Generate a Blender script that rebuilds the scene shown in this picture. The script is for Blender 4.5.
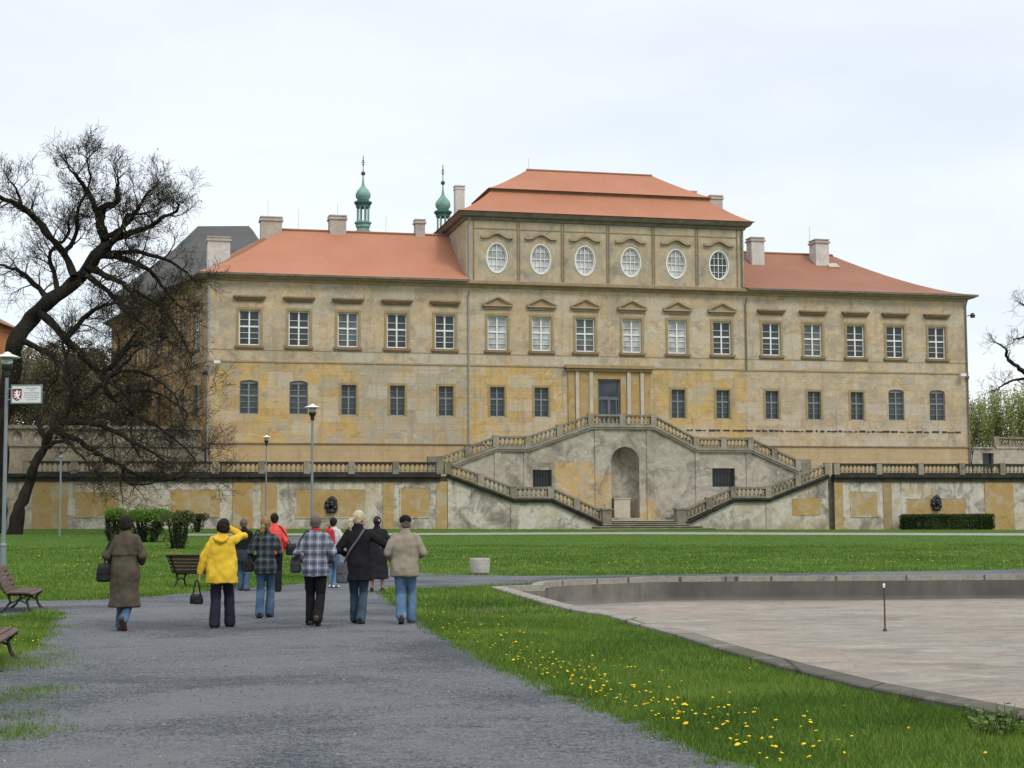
import bpy, bmesh, math, random
import numpy as np
from mathutils import Vector, Matrix, noise
from mathutils.geometry import delaunay_2d_cdt

for o in list(bpy.data.objects): bpy.data.objects.remove(o)
S = bpy.context.scene
COL = S.collection
PI = math.pi
rad = math.radians

# ------------------------------------------------------------------ camera
F_PX, EYE = 1600.0, 1.63
PITCH, ROLL = rad(4.79), rad(0.30)
FWD = Vector((0, math.cos(PITCH), math.sin(PITCH)))
R0 = Vector((1, 0, 0)); U0 = R0.cross(FWD)
RGT = R0 * math.cos(ROLL) - U0 * math.sin(ROLL)
UPV = U0 * math.cos(ROLL) + R0 * math.sin(ROLL)
cam = bpy.data.cameras.new('camera')
cam.sensor_width = 36.0
cam.lens = F_PX * 36.0 / 1024.0
cam.clip_start = 0.1; cam.clip_end = 6000
camo = bpy.data.objects.new('camera', cam); COL.objects.link(camo)
mw = Matrix((RGT, UPV, -FWD)).transposed().to_4x4(); mw.translation = Vector((0, 0, EYE))
camo.matrix_world = mw
S.camera = camo

# ------------------------------------------------------------------ overcast sky and soft sun
SUN_EL, SUN_AZ = rad(48), rad(145)          # azimuth clockwise from +Y: behind and right of the camera
W = bpy.data.worlds.new('World'); S.world = W; W.use_nodes = True
nt = W.node_tree; nt.nodes.clear()
def wn(t, **k):
    n = nt.nodes.new(t)
    for a, v in k.items(): setattr(n, a, v)
    return n
out = wn('ShaderNodeOutputWorld'); bg = wn('ShaderNodeBackground'); bg2 = wn('ShaderNodeBackground'); add = wn('ShaderNodeAddShader')
sky = wn('ShaderNodeTexSky', sky_type='NISHITA', sun_disc=False, sun_elevation=SUN_EL, sun_rotation=SUN_AZ, air_density=1.0, dust_density=2.0)
bg.inputs['Strength'].default_value = 0.05
nt.links.new(sky.outputs[0], bg.inputs['Color'])
tc = wn('ShaderNodeTexCoord'); sep = wn('ShaderNodeSeparateXYZ'); nt.links.new(tc.outputs['Generated'], sep.inputs[0])
mp = wn('ShaderNodeMapping'); mp.inputs['Scale'].default_value = (1.0, 1.0, 3.2); nt.links.new(tc.outputs['Generated'], mp.inputs[0])
ns = wn('ShaderNodeTexNoise'); ns.inputs['Scale'].default_value = 3.4; ns.inputs['Detail'].default_value = 7; ns.inputs['Roughness'].default_value = 0.52
nt.links.new(mp.outputs[0], ns.inputs['Vector'])
cr = wn('ShaderNodeValToRGB')
cr.color_ramp.elements[0].position = 0.36; cr.color_ramp.elements[0].color = (0.70, 0.735, 0.76, 1)
cr.color_ramp.elements[1].position = 0.62; cr.color_ramp.elements[1].color = (0.815, 0.828, 0.832, 1)
nt.links.new(ns.outputs['Fac'], cr.inputs[0])
zr = wn('ShaderNodeMapRange'); zr.inputs['From Min'].default_value = 0.33; zr.inputs['From Max'].default_value = 1.0
zr.inputs['To Min'].default_value = 1.0; zr.inputs['To Max'].default_value = 2.1
nt.links.new(sep.outputs['Z'], zr.inputs[0])
nt.links.new(cr.outputs[0], bg2.inputs['Color']); nt.links.new(zr.outputs[0], bg2.inputs['Strength'])
nt.links.new(bg.outputs[0], add.inputs[0]); nt.links.new(bg2.outputs[0], add.inputs[1]); nt.links.new(add.outputs[0], out.inputs['Surface'])

sl = bpy.data.lights.new('sun', 'SUN'); sl.energy = 1.5; sl.angle = rad(14); sl.color = (1.0, 0.95, 0.87)
slo = bpy.data.objects.new('sun', sl); COL.objects.link(slo)
sdir = Vector((math.sin(SUN_AZ) * math.cos(SUN_EL), math.cos(SUN_AZ) * math.cos(SUN_EL), math.sin(SUN_EL)))
slo.rotation_euler = (-sdir).to_track_quat('-Z', 'Y').to_euler()

S.view_settings.view_transform = 'Standard'; S.view_settings.look = 'None'
S.view_settings.exposure = 0.0; S.view_settings.gamma = 1.0
S.view_settings.use_curve_mapping = False
S.render.engine = 'CYCLES'
S.cycles.max_bounces = 5; S.cycles.transparent_max_bounces = 8

# ------------------------------------------------------------------ places
def gz(x, y):
    """height of the ground: level near the basin, then a gentle rise to the terrace wall"""
    t = min(1.0, max(0.0, (y - 45.0) / 67.0))
    return t * (0.83 - 0.008 * min(50.0, max(-50.0, x)))
def ray(px, py):
    return (FWD * F_PX + RGT * (px - 512.0) + UPV * (384.0 - py))
def at(px, py, depth):
    r = ray(px, py); p = Vector((0, 0, EYE)) + r * (depth / r.y); return p
def gp(px, py):
    r = ray(px, py); r = r / r.y
    lo, hi = 0.5, 0.5
    while hi < 900:
        p = Vector((0, 0, EYE)) + r * hi
        if p.z < gz(p.x, p.y): break
        lo = hi; hi += 0.5
    for _ in range(30):
        m = (lo + hi) / 2; p = Vector((0, 0, EYE)) + r * m
        if p.z < gz(p.x, p.y): hi = m
        else: lo = m
    return Vector((0, 0, EYE)) + r * hi
TH = math.atan(0.24)
ORG = Vector((7.812, 128.07, 0.0))
FRAME = Matrix.Translation(ORG) @ Matrix.Rotation(TH, 4, 'Z')   # x along the facade, -y towards the viewer
def fw(u, y, z): return FRAME @ Vector((u, y, z))

# ------------------------------------------------------------------ object helpers
def props(o, label=None, cat=None, group=None, kind=None):
    if label: o['label'] = label
    if cat: o['category'] = cat
    if group: o['group'] = group
    if kind: o['kind'] = kind
    return o
def obj(name, mesh, mat=None, parent=None, label=None, cat=None, group=None, kind=None, smooth=False):
    if isinstance(mesh, bmesh.types.BMesh):
        me = bpy.data.meshes.new(name); mesh.to_mesh(me); mesh.free()
    else: me = mesh
    if mat is not None and not me.materials:
        for m in (mat if isinstance(mat, (list, tuple)) else [mat]): me.materials.append(m)
    if smooth:
        me.polygons.foreach_set('use_smooth', [True] * len(me.polygons))
    o = bpy.data.objects.new(name, me); COL.objects.link(o)
    if parent is not None: o.parent = parent
    return props(o, label, cat, group, kind)
def thing(name, label, cat, loc=(0, 0, 0), rz=0.0, group=None):
    o = bpy.data.objects.new(name, None); COL.objects.link(o)
    o.location = loc; o.rotation_euler = (0, 0, rz); o.empty_display_size = 0.3
    return props(o, label, cat, group)
def fthing(name, label, cat, group=None, u=0, y=0, z=0):
    return thing(name, label, cat, fw(u, y, z), TH, group)
def copy_tree(o, parent=None):
    c = o.copy(); COL.objects.link(c); c.parent = parent
    for ch in list(o.children): copy_tree(ch, c)
    return c
def new(): return bmesh.new()
def face(bm, vs):
    try: return bm.faces.new(vs)
    except ValueError: return None
def box(bm, x0, x1, y0, y1, z0, z1, m=None, mi=0):
    v = [bm.verts.new((x, y, z)) for z in (z0, z1) for y in (y0, y1) for x in (x0, x1)]
    if m is not None:
        for q in v: q.co = m @ q.co
    for f in ((0, 2, 3, 1), (4, 5, 7, 6), (0, 1, 5, 4), (2, 6, 7, 3), (0, 4, 6, 2), (1, 3, 7, 5)):
        g = bm.faces.new([v[i] for i in f]); g.material_index = mi
    return v
def bar(bm, a, b, w, h, up=Vector((0, 0, 1)), mi=0):
    """a rectangular bar from a to b, w wide and h tall"""
    a, b = Vector(a), Vector(b); d = (b - a).normalized()
    s = d.cross(up).normalized() * (w / 2); t = s.cross(d).normalized() * (h / 2)
    q = [bm.verts.new(p + i * s + j * t) for p in (a, b) for i, j in ((-1, -1), (1, -1), (1, 1), (-1, 1))]
    for f in ((3, 2, 1, 0), (4, 5, 6, 7), (0, 1, 5, 4), (1, 2, 6, 5), (2, 3, 7, 6), (3, 0, 4, 7)):
        bm.faces.new([q[i] for i in f]).material_index = mi
def tube(bm, pts, rads, n=8, cap=True, mi=0):
    pts = [Vector(p) for p in pts]
    rings = []; ref = None
    for i, p in enumerate(pts):
        if i == 0: d = pts[1] - p
        elif i == len(pts) - 1: d = p - pts[i - 1]
        else: d = pts[i + 1] - pts[i - 1]
        d.normalize()
        if ref is None: ref = d.orthogonal().normalized()
        ref = (ref - d * ref.dot(d)); ref = ref.normalized() if ref.length > 1e-5 else d.orthogonal().normalized()
        bi = d.cross(ref)
        r = rads[i] if not isinstance(rads, (int, float)) else rads
        rings.append([bm.verts.new(p + (ref * math.cos(2 * PI * k / n) + bi * math.sin(2 * PI * k / n)) * r) for k in range(n)])
    for a, b in zip(rings, rings[1:]):
        for k in range(n):
            bm.faces.new((a[k], a[(k + 1) % n], b[(k + 1) % n], b[k])).material_index = mi
    if cap:
        bm.faces.new(rings[0][::-1]).material_index = mi; bm.faces.new(rings[-1]).material_index = mi
def lathe(bm, prof, n=16, c=(0, 0, 0), mi=0, cap=True):
    """prof: (radius, z) from the bottom up"""
    c = Vector(c)
    rings = [[bm.verts.new(c + Vector((r * math.cos(2 * PI * k / n), r * math.sin(2 * PI * k / n), z))) for k in range(n)] for r, z in prof]
    for a, b in zip(rings, rings[1:]):
        for k in range(n): bm.faces.new((a[k], a[(k + 1) % n], b[(k + 1) % n], b[k])).material_index = mi
    if cap:
        bm.faces.new(rings[0][::-1]).material_index = mi; bm.faces.new(rings[-1]).material_index = mi
def prism(bm, poly, y0, y1, mi=0):
    """poly in (x, z), extruded along y"""
    a = [bm.verts.new((x, y0, z)) for x, z in poly]; b = [bm.verts.new((x, y1, z)) for x, z in poly]
    n = len(poly)
    f1 = bm.faces.new(a); f2 = bm.faces.new(b[::-1]); f1.material_index = f2.material_index = mi
    for i in range(n): bm.faces.new((a[(i + 1) % n], a[i], b[i], b[(i + 1) % n])).material_index = mi
def fix(bm):
    bmesh.ops.recalc_face_normals(bm, faces=bm.faces[:]); return bm

# ------------------------------------------------------------------ materials
class N:
    """small wrapper to write node materials"""
    def __init__(s, name, rough=0.9, spec=0.2):
        s.m = bpy.data.materials.new(name); s.m.use_nodes = True; s.t = s.m.node_tree
        s.b = s.t.nodes['Principled BSDF']; s.b.inputs['Roughness'].default_value = rough
        s.b.inputs['Specular IOR Level'].default_value = spec
        s.o = s.t.nodes['Material Output']
        s.co = s.t.nodes.new('ShaderNodeTexCoord').outputs['Object']
    def l(s, a, b): s.t.links.new(a, b)
    def put(s, sock, v):
        if isinstance(v, bpy.types.NodeSocket): s.l(v, sock)
        elif isinstance(v, (tuple, list)) and len(v) == 3 and sock.type == 'RGBA': sock.default_value = (*v, 1)
        else: sock.default_value = v
    def mapping(s, scale=(1, 1, 1), loc=(0, 0, 0), src=None):
        n = s.t.nodes.new('ShaderNodeMapping'); n.inputs['Scale'].default_value = scale; n.inputs['Location'].default_value = loc
        s.l(src or s.co, n.inputs[0]); return n.outputs[0]
    def noise(s, scale, detail=4, rough=0.55, vec=None, dist=0.0):
        n = s.t.nodes.new('ShaderNodeTexNoise'); n.inputs['Scale'].default_value = scale; n.inputs['Detail'].default_value = detail
        n.inputs['Roughness'].default_value = rough; n.inputs['Distortion'].default_value = dist
        s.l(vec or s.co, n.inputs['Vector']); return n.outputs['Fac']
    def ramp(s, fac, *stops):
        n = s.t.nodes.new('ShaderNodeValToRGB'); e = n.color_ramp.elements
        while len(e) < len(stops): e.new(0.5)
        for i, (p, c) in enumerate(stops):
            e[i].position = p; e[i].color = (*c, 1) if isinstance(c, (tuple, list)) else (c, c, c, 1)
        s.put(n.inputs[0], fac); return n.outputs[0]
    def rng(s, v, a, b, c=0.0, d=1.0):
        n = s.t.nodes.new('ShaderNodeMapRange'); s.put(n.inputs[0], v)
        for i, x in enumerate((a, b, c, d)): n.inputs[i + 1].default_value = x
        return n.outputs[0]
    def mix(s, f, a, b, mode='MIX'):
        n = s.t.nodes.new('ShaderNodeMix'); n.data_type = 'RGBA'; n.blend_type = mode
        s.put(n.inputs[0], f); s.put(n.inputs[6], a); s.put(n.inputs[7], b); return n.outputs[2]
    def math(s, op, a, b=0.0, c=0.0):
        n = s.t.nodes.new('ShaderNodeMath'); n.operation = op
        s.put(n.inputs[0], a); s.put(n.inputs[1], b); s.put(n.inputs[2], c); return n.outputs[0]
    def xyz(s, src=None):
        n = s.t.nodes.new('ShaderNodeSeparateXYZ'); s.l(src or s.co, n.inputs[0]); return n.outputs
    def rect(s, a0, a1, b0, b1, soft=0.25, wob=0.0, coords=None):
        """mask of a rectangle in (u, z) with an uneven edge"""
        u, _, z = coords or s.xyz()
        if wob:
            w = s.math('MULTIPLY', s.math('SUBTRACT', s.noise(0.9, 5), 0.5), wob)
            u = s.math('ADD', u, w); z = s.math('ADD', z, w)
        m = s.math('MULTIPLY', s.rng(u, a0 - soft, a0 + soft), s.rng(u, a1 + soft, a1 - soft))
        return s.math('MULTIPLY', m, s.math('MULTIPLY', s.rng(z, b0 - soft, b0 + soft), s.rng(z, b1 + soft, b1 - soft)))
    def color(s, c): s.put(s.b.inputs['Base Color'], c)
    def bump(s, h, strength=0.3, dist=0.02):
        n = s.t.nodes.new('ShaderNodeBump'); n.inputs['Strength'].default_value = strength; n.inputs['Distance'].default_value = dist
        s.put(n.inputs['Height'], h); s.l(n.outputs[0], s.b.inputs['Normal'])
def simple(name, c, rough=0.8, spec=0.3, var=0.25, scale=4.0, metal=0.0, bump=0.0, bscale=60.0):
    n = N(name, rough, spec)
    d = tuple(x * (1 - var) for x in c); e = tuple(min(1, x * (1 + var)) for x in c)
    n.color(n.ramp(n.noise(scale, 5), (0.3, d), (0.7, e))); n.b.inputs['Metallic'].default_value = metal
    if bump: n.bump(n.noise(bscale, 3), bump, 0.01)
    return n.m

def mat_facade(side=False):
    n = N('weathered_facade_plaster' if not side else 'weathered_wing_plaster', 0.95, 0.1)
    c = n.xyz(); u, y, z = c
    big = n.noise(0.16, 6, 0.62); mid = n.noise(0.75, 8, 0.72, dist=0.5); fin = n.noise(4.5, 7, 0.75); fib = n.noise(1.0, 5, 0.65, n.mapping((0.5, 0.5, 3.0)))
    upper = n.ramp(mid, (0.34, (0.28, 0.232, 0.172)), (0.45, (0.455, 0.362, 0.25)), (0.55, (0.51, 0.385, 0.225)), (0.66, (0.56, 0.485, 0.375)))
    ochre = n.ramp(mid, (0.33, (0.35, 0.23, 0.095)), (0.45, (0.50, 0.33, 0.115)), (0.55, (0.52, 0.355, 0.135)), (0.66, (0.50, 0.41, 0.27)))
    pale = n.ramp(mid, (0.33, (0.34, 0.26, 0.165)), (0.48, (0.48, 0.375, 0.24)), (0.68, (0.50, 0.435, 0.335)))
    grey = n.ramp(fin, (0.3, (0.30, 0.265, 0.20)), (0.7, (0.44, 0.405, 0.325)))
    low = n.mix(n.rect(11.7, 40, -5, 14, 0.12, 0.0, c), ochre, pale)
    low = n.mix(n.math('MULTIPLY', n.rect(-20.2, -11.7, 7.2, 14, 0.4, 1.6, c), n.rng(mid, 0.36, 0.55)), low, grey)
    low = n.mix(n.math('MULTIPLY', n.rng(fib, 0.55, 0.68), 0.45), low, pale)
    isup = n.rng(z, 13.60, 13.63)
    col = n.mix(isup, low, upper)
    # repairs where paint or render has come away
    patch = n.math('MULTIPLY', n.rng(n.noise(0.5, 8, 0.7, dist=0.9), 0.50, 0.55), n.rng(big, 0.37, 0.48))
    col = n.mix(n.math('MULTIPLY', patch, 0.8), col, grey)
    scuff = n.rng(n.noise(1.6, 7, 0.74, n.mapping((1, 1, 1.7), (11, 3, 5)), 0.6), 0.535, 0.575)
    col = n.mix(n.math('MULTIPLY', n.math('MULTIPLY', scuff, n.rng(big, 0.44, 0.56)), 0.6), col, (0.54, 0.495, 0.41))
    scd = n.rng(n.noise(1.3, 7, 0.74, n.mapping((1, 1, 1.3), (1, 9, 17)), 0.6), 0.54, 0.60)
    col = n.mix(n.math('MULTIPLY', scd, 0.38), col, (0.20, 0.17, 0.12))
    blk = n.t.nodes.new('ShaderNodeTexBrick'); blk.offset = 0.0; blk.inputs['Scale'].default_value = 1.0; blk.inputs['Brick Width'].default_value = 1.9; blk.inputs['Row Height'].default_value = 0.95; blk.inputs['Mortar Size'].default_value = 0.0; blk.inputs['Color1'].default_value = (0, 0, 0, 1); blk.inputs['Color2'].default_value = (1, 1, 1, 1)
    cx = n.t.nodes.new('ShaderNodeCombineXYZ'); n.l(n.math('ADD', u, n.math('MULTIPLY', n.noise(0.8, 5), 1.2)), cx.inputs[0]); n.l(n.math('ADD', z, n.math('MULTIPLY', n.noise(0.9, 5), 0.8)), cx.inputs[1]); n.l(cx.outputs[0], blk.inputs['Vector'])
    col = n.mix(n.math('MULTIPLY', n.rng(blk.outputs['Color'], 0.72, 0.9), 0.55), col, (0.49, 0.45, 0.37)); col = n.mix(n.math('MULTIPLY', n.rng(blk.outputs['Color'], 0.28, 0.05), 0.32), col, (0.25, 0.21, 0.145))
    dado = n.math('MULTIPLY', n.rect(-40, 40, 13.75, 14.6, 0.05, 0.25, c), n.rng(n.noise(0.33, 4), 0.50, 0.545))
    col = n.mix(n.math('MULTIPLY', dado, 0.75), col, (0.47, 0.44, 0.37))
    # grey attic storey
    att = n.rng(z, 20.3, 20.35)
    att_c = n.ramp(mid, (0.34, (0.225, 0.205, 0.17)), (0.45, (0.345, 0.31, 0.25)), (0.54, (0.43, 0.345, 0.215)), (0.64, (0.45, 0.415, 0.35)))
    col = n.mix(att, col, att_c)
    # base below the lower string course
    base = n.ramp(mid, (0.3, (0.36, 0.265, 0.15)), (0.7, (0.49, 0.36, 0.185)))
    col = n.mix(n.math('MULTIPLY', n.rng(z, 7.42, 7.38), 0.8), col, base)
    # dirt runs
    run = n.noise(1.0, 5, 0.6, n.mapping((2.2, 2.2, 0.16)))
    col = n.mix(n.math('MULTIPLY', n.rng(run, 0.52, 0.72), 0.38 if not side else 0.6), col, (0.17, 0.14, 0.095))
    col = n.mix(n.rng(fin, 0.38, 0.7, 0.0, 0.42), col, (0.22, 0.18, 0.12))
    # exposed rubble at the left foot
    br = n.rect(-33.0, -29.6, 7.0, 8.8, 0.10, 1.6, c)
    col = n.mix(br, col, n.ramp(n.noise(5.5, 3), (0.35, (0.16, 0.115, 0.07)), (0.65, (0.40, 0.30, 0.19))))
    if side:
        st = n.noise(1.0, 4, 0.6, n.mapping((1.3, 1.3, 0.05)))
        col = n.mix(n.rng(st, 0.40, 0.56), n.mix(0.45, col, (0.20, 0.15, 0.09)), n.mix(n.rng(fin, 0.4, 0.6), (0.40, 0.21, 0.06), (0.17, 0.12, 0.07)))
    g = n.math('MULTIPLY', n.rng(n.math('FRACT', n.math('MULTIPLY', z, 1.9)), 0.0, 0.10), 1.0)
    gro = n.math('MULTIPLY', n.math('SUBTRACT', 1.0, g), n.rng(z, 13.5, 13.4))
    col = n.mix(n.math('MULTIPLY', gro, n.rng(n.noise(0.8, 4), 0.35, 0.65, 0.04, 0.38)), col, (0.22, 0.16, 0.085))
    n.color(col)
    h = n.math('ADD', n.math('MULTIPLY', fin, 0.5), n.math('MULTIPLY', gro, -0.6)); n.bump(h, 0.35, 0.03)
    return n.m
def mat_terrace():
    n = N('stained_terrace_plaster', 0.95, 0.1); c = n.xyz(); u, y, z = c
    mid = n.noise(0.5, 7, 0.68, dist=0.5); fin = n.noise(3.2, 6, 0.7)
    col = n.ramp(mid, (0.33, (0.16, 0.147, 0.12)), (0.43, (0.31, 0.287, 0.24)), (0.50, (0.52, 0.495, 0.43)), (0.62, (0.42, 0.375, 0.285)))
    och = n.math('MULTIPLY', n.rng(n.noise(0.22, 6, 0.6), 0.53, 0.60), n.rng(n.noise(1.3, 5), 0.4, 0.55))
    col = n.mix(n.math('MULTIPLY', och, 0.5), col, (0.42, 0.30, 0.14))
    blot = n.rng(n.noise(0.9, 7, 0.74, n.mapping((1, 1, 1.5), (5, 2, 9)), 0.7), 0.56, 0.62)
    col = n.mix(n.math('MULTIPLY', blot, 0.6), col, (0.185, 0.17, 0.135))
    drip = n.math('MULTIPLY', n.rng(n.noise(1.0, 4, 0.6, n.mapping((2.6, 2.6, 0.22))), 0.50, 0.66), n.rng(z, 2.6, 4.5))
    col = n.mix(n.math('MULTIPLY', drip, 0.8), col, (0.075, 0.068, 0.058))
    damp = n.math('MULTIPLY', n.rng(z, 2.1, 0.7), n.rng(n.noise(0.8, 5), 0.38, 0.58))
    col = n.mix(n.math('MULTIPLY', damp, 0.6), col, (0.20, 0.175, 0.125))
    col = n.mix(n.rng(fin, 0.45, 0.8, 0.0, 0.45), col, (0.20, 0.18, 0.14))
    n.color(col); n.bump(n.math('ADD', fin, mid), 0.4, 0.03); return n.m
def mat_stair():
    n = N('grey_stair_plaster', 0.95, 0.1); c = n.xyz(); u, y, z = c
    mid = n.noise(0.42, 7, 0.66, dist=0.6); fin = n.noise(3.0, 6, 0.7)
    col = n.ramp(mid, (0.32, (0.165, 0.15, 0.12)), (0.44, (0.285, 0.26, 0.21)), (0.54, (0.38, 0.355, 0.295)), (0.66, (0.285, 0.255, 0.19)))
    och = n.ramp(fin, (0.3, (0.44, 0.28, 0.10)), (0.7, (0.50, 0.35, 0.15)))
    for r in ((-5.8, -2.35, 2.4, 5.9), (-2.28, -1.1, 1.0, 4.9), (1.1, 2.6, 1.2, 2.9), (-15, -12, 4, 5.2)):
        col = n.mix(n.math('MULTIPLY', n.math('MULTIPLY', n.rect(*r, 0.14, 2.6, c), n.rng(n.noise(1.7, 7, 0.72), 0.40, 0.50)), 0.85), col, och)
    blot = n.rng(n.noise(0.55, 6, 0.62, n.mapping((1, 1, 1.4), (3.3, 0, 7.7)), 0.9), 0.55, 0.60)
    col = n.mix(n.math('MULTIPLY', blot, 0.6), col, (0.17, 0.152, 0.118))
    sc = n.rng(n.noise(1.4, 7, 0.74, n.mapping((1, 1, 1.2), (8, 1, 2)), 0.6), 0.54, 0.59)
    col = n.mix(n.math('MULTIPLY', sc, 0.5), col, (0.49, 0.455, 0.38))
    col = n.mix(n.rng(fin, 0.45, 0.8, 0.0, 0.45), col, (0.20, 0.18, 0.14))
    n.color(col); n.bump(n.math('ADD', fin, mid), 0.4, 0.03); return n.m
def mat_ochre(name='ochre_panel_plaster', g=0.0):
    n = N(name, 0.95, 0.1); mid = n.noise(1.0, 8, 0.72, dist=0.6); fin = n.noise(5.0, 7, 0.75)
    col = n.ramp(mid, (0.32, (0.24, 0.17, 0.085)), (0.44, (0.37, 0.245, 0.095)), (0.54, (0.36, 0.26, 0.125)), (0.60, (0.38, 0.325, 0.225)), (0.7, (0.33, 0.30, 0.235)))
    col = n.mix(n.rng(fin, 0.5, 0.8, 0.0, 0.5), col, (0.22, 0.17, 0.10))
    z = n.xyz()[2]
    j = n.math('SUBTRACT', 1.0, n.rng(n.math('FRACT', n.math('MULTIPLY', z, 2.0)), 0.0, 0.08))
    col = n.mix(n.math('MULTIPLY', j, 0.3), col, (0.2, 0.14, 0.07))
    n.color(col); n.bump(fin, 0.3, 0.02); return n.m
def mat_stone(name, dark, light, moss=None, scale=1.4):
    n = N(name, 0.95, 0.12); mid = n.noise(scale, 7, 0.7, dist=0.3); fin = n.noise(scale * 9, 5, 0.7)
    col = n.ramp(mid, (0.3, dark), (0.7, light))
    col = n.mix(n.rng(fin, 0.4, 0.75, 0.0, 0.5), col, tuple(x * 0.55 for x in dark))
    if moss: col = n.mix(n.math('MULTIPLY', n.rng(n.noise(scale * 0.8, 5), 0.52, 0.64), 0.5), col, moss)
    n.color(col); n.bump(fin, 0.4, 0.012); return n.m
def mat_tiles(name, a, b, c):
    n = N(name, 0.8, 0.25); u, y, z = n.xyz()
    big = n.noise(0.3, 5, 0.6); fin = n.noise(6.0, 4, 0.7)
    col = n.ramp(big, (0.3, a), (0.7, b)); col = n.mix(n.rng(fin, 0.4, 0.75, 0.0, 0.45), col, c)
    row = n.math('FRACT', n.math('MULTIPLY', z, 5.5)); cl = n.math('FRACT', n.math('MULTIPLY', n.math('ADD', u, y), 4.5))
    h = n.math('ADD', row, n.math('MULTIPLY', cl, 0.3))
    col = n.mix(n.math('MULTIPLY', n.rng(row, 0.18, 0.0), 0.25), col, tuple(x * 0.4 for x in a))
    n.color(col); n.bump(h, 0.35, 0.03); return n.m
def mat_glass(name, c, rough=0.06):
    n = N(name, rough, 0.35)
    n.color(n.ramp(n.noise(0.7, 2), (0.35, tuple(x * 0.6 for x in c)), (0.7, tuple(x * 1.4 for x in c))))
    n.bump(n.noise(1.3, 2), 0.10, 0.02); return n.m
def leafmat(name, dark, light, warm=None):
    n = N(name, 0.6, 0.25)
    at_ = n.t.nodes.new('ShaderNodeAttribute'); at_.attribute_name = 'shade'
    col = n.ramp(at_.outputs['Fac'], (0.0, dark), (0.75, light), (1.0, warm or light))
    n.color(col)
    tr = n.t.nodes.new('ShaderNodeBsdfTranslucent'); n.l(col, tr.inputs['Color'])
    mx = n.t.nodes.new('ShaderNodeMixShader'); mx.inputs[0].default_value = 0.3
    n.l(n.b.outputs[0], mx.inputs[1]); n.l(tr.outputs[0], mx.inputs[2]); n.l(mx.outputs[0], n.o.inputs['Surface']); return n.m

M = {}
M['facade'] = mat_facade(); M['wing'] = mat_facade(True); M['terrace'] = mat_terrace(); M['stair'] = mat_stair()
M['ochre'] = mat_ochre(); M['trim'] = mat_stone('facade_trim', (0.26, 0.20, 0.128), (0.44, 0.345, 0.22))
M['surround'] = mat_stone('window_surround', (0.25, 0.19, 0.10), (0.38, 0.285, 0.15))
M['niche'] = mat_stone('weathered_garden_wall', (0.13, 0.115, 0.085), (0.30, 0.26, 0.19), scale=0.8)
M['sill'] = mat_stone('dark_sill', (0.17, 0.125, 0.078), (0.30, 0.225, 0.135))
M['gutter'] = mat_stone('grey_gutter', (0.115, 0.105, 0.088), (0.24, 0.215, 0.175))
M['blackstone'] = mat_stone('blackened_cornice_stone', (0.018, 0.017, 0.016), (0.062, 0.058, 0.050), (0.05, 0.055, 0.034))
M['rail'] = mat_stone('grey_rail_stone', (0.12, 0.11, 0.085), (0.30, 0.275, 0.215), (0.14, 0.14, 0.08))
M['baluster'] = mat_stone('pale_baluster_stone', (0.20, 0.17, 0.11), (0.47, 0.39, 0.25), scale=2.5)
M['greystone'] = mat_stone('grey_cap_stone', (0.19, 0.175, 0.135), (0.36, 0.33, 0.265), (0.18, 0.17, 0.09))
M['tiles'] = mat_tiles('new_red_tiles', (0.345, 0.148, 0.085), (0.39, 0.178, 0.106), (0.27, 0.106, 0.062))
M['oldtiles'] = mat_tiles('faded_red_tiles', (0.235, 0.108, 0.067), (0.28, 0.134, 0.085), (0.175, 0.077, 0.050))
M['slate'] = mat_tiles('dark_slate', (0.070, 0.073, 0.072), (0.105, 0.107, 0.103), (0.05, 0.05, 0.05))
M['chim'] = mat_stone('chimney_plaster', (0.33, 0.285, 0.24), (0.50, 0.455, 0.40))
M['chimw'] = mat_stone('white_chimney_plaster', (0.42, 0.40, 0.37), (0.62, 0.60, 0.56))
M['copper'] = mat_stone('green_copper', (0.12, 0.24, 0.205), (0.26, 0.42, 0.365), scale=0.9)
M['copperdark'] = mat_stone('dark_green_copper', (0.035, 0.085, 0.07), (0.07, 0.16, 0.135), scale=0.9)
M['white'] = simple('white_window_paint', (0.66, 0.66, 0.63), 0.5, 0.3, 0.08)
M['greypaint'] = simple('blue_grey_window_paint', (0.18, 0.205, 0.205), 0.6, 0.3, 0.15)
M['glass'] = mat_glass('dark_window_glass', (0.036, 0.050, 0.058)); M['glassblue'] = mat_glass('blue_window_glass', (0.045, 0.062, 0.066))
M['glassmid'] = mat_glass('half_curtained_glass', (0.10, 0.12, 0.125), 0.1); M['curtain'] = mat_glass('curtained_window_glass', (0.40, 0.42, 0.42), 0.15)
M['doorglass'] = mat_glass('door_glass', (0.03, 0.04, 0.055)); M['black'] = simple('black_metal', (0.018, 0.018, 0.02), 0.5, 0.4)
M['zinc'] = simple('zinc_pipe', (0.27, 0.29, 0.30), 0.45, 0.5, 0.2, metal=0.3); M['palestrip'] = mat_stone('pale_pilaster_plaster', (0.38, 0.335, 0.25), (0.54, 0.485, 0.385))
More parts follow.
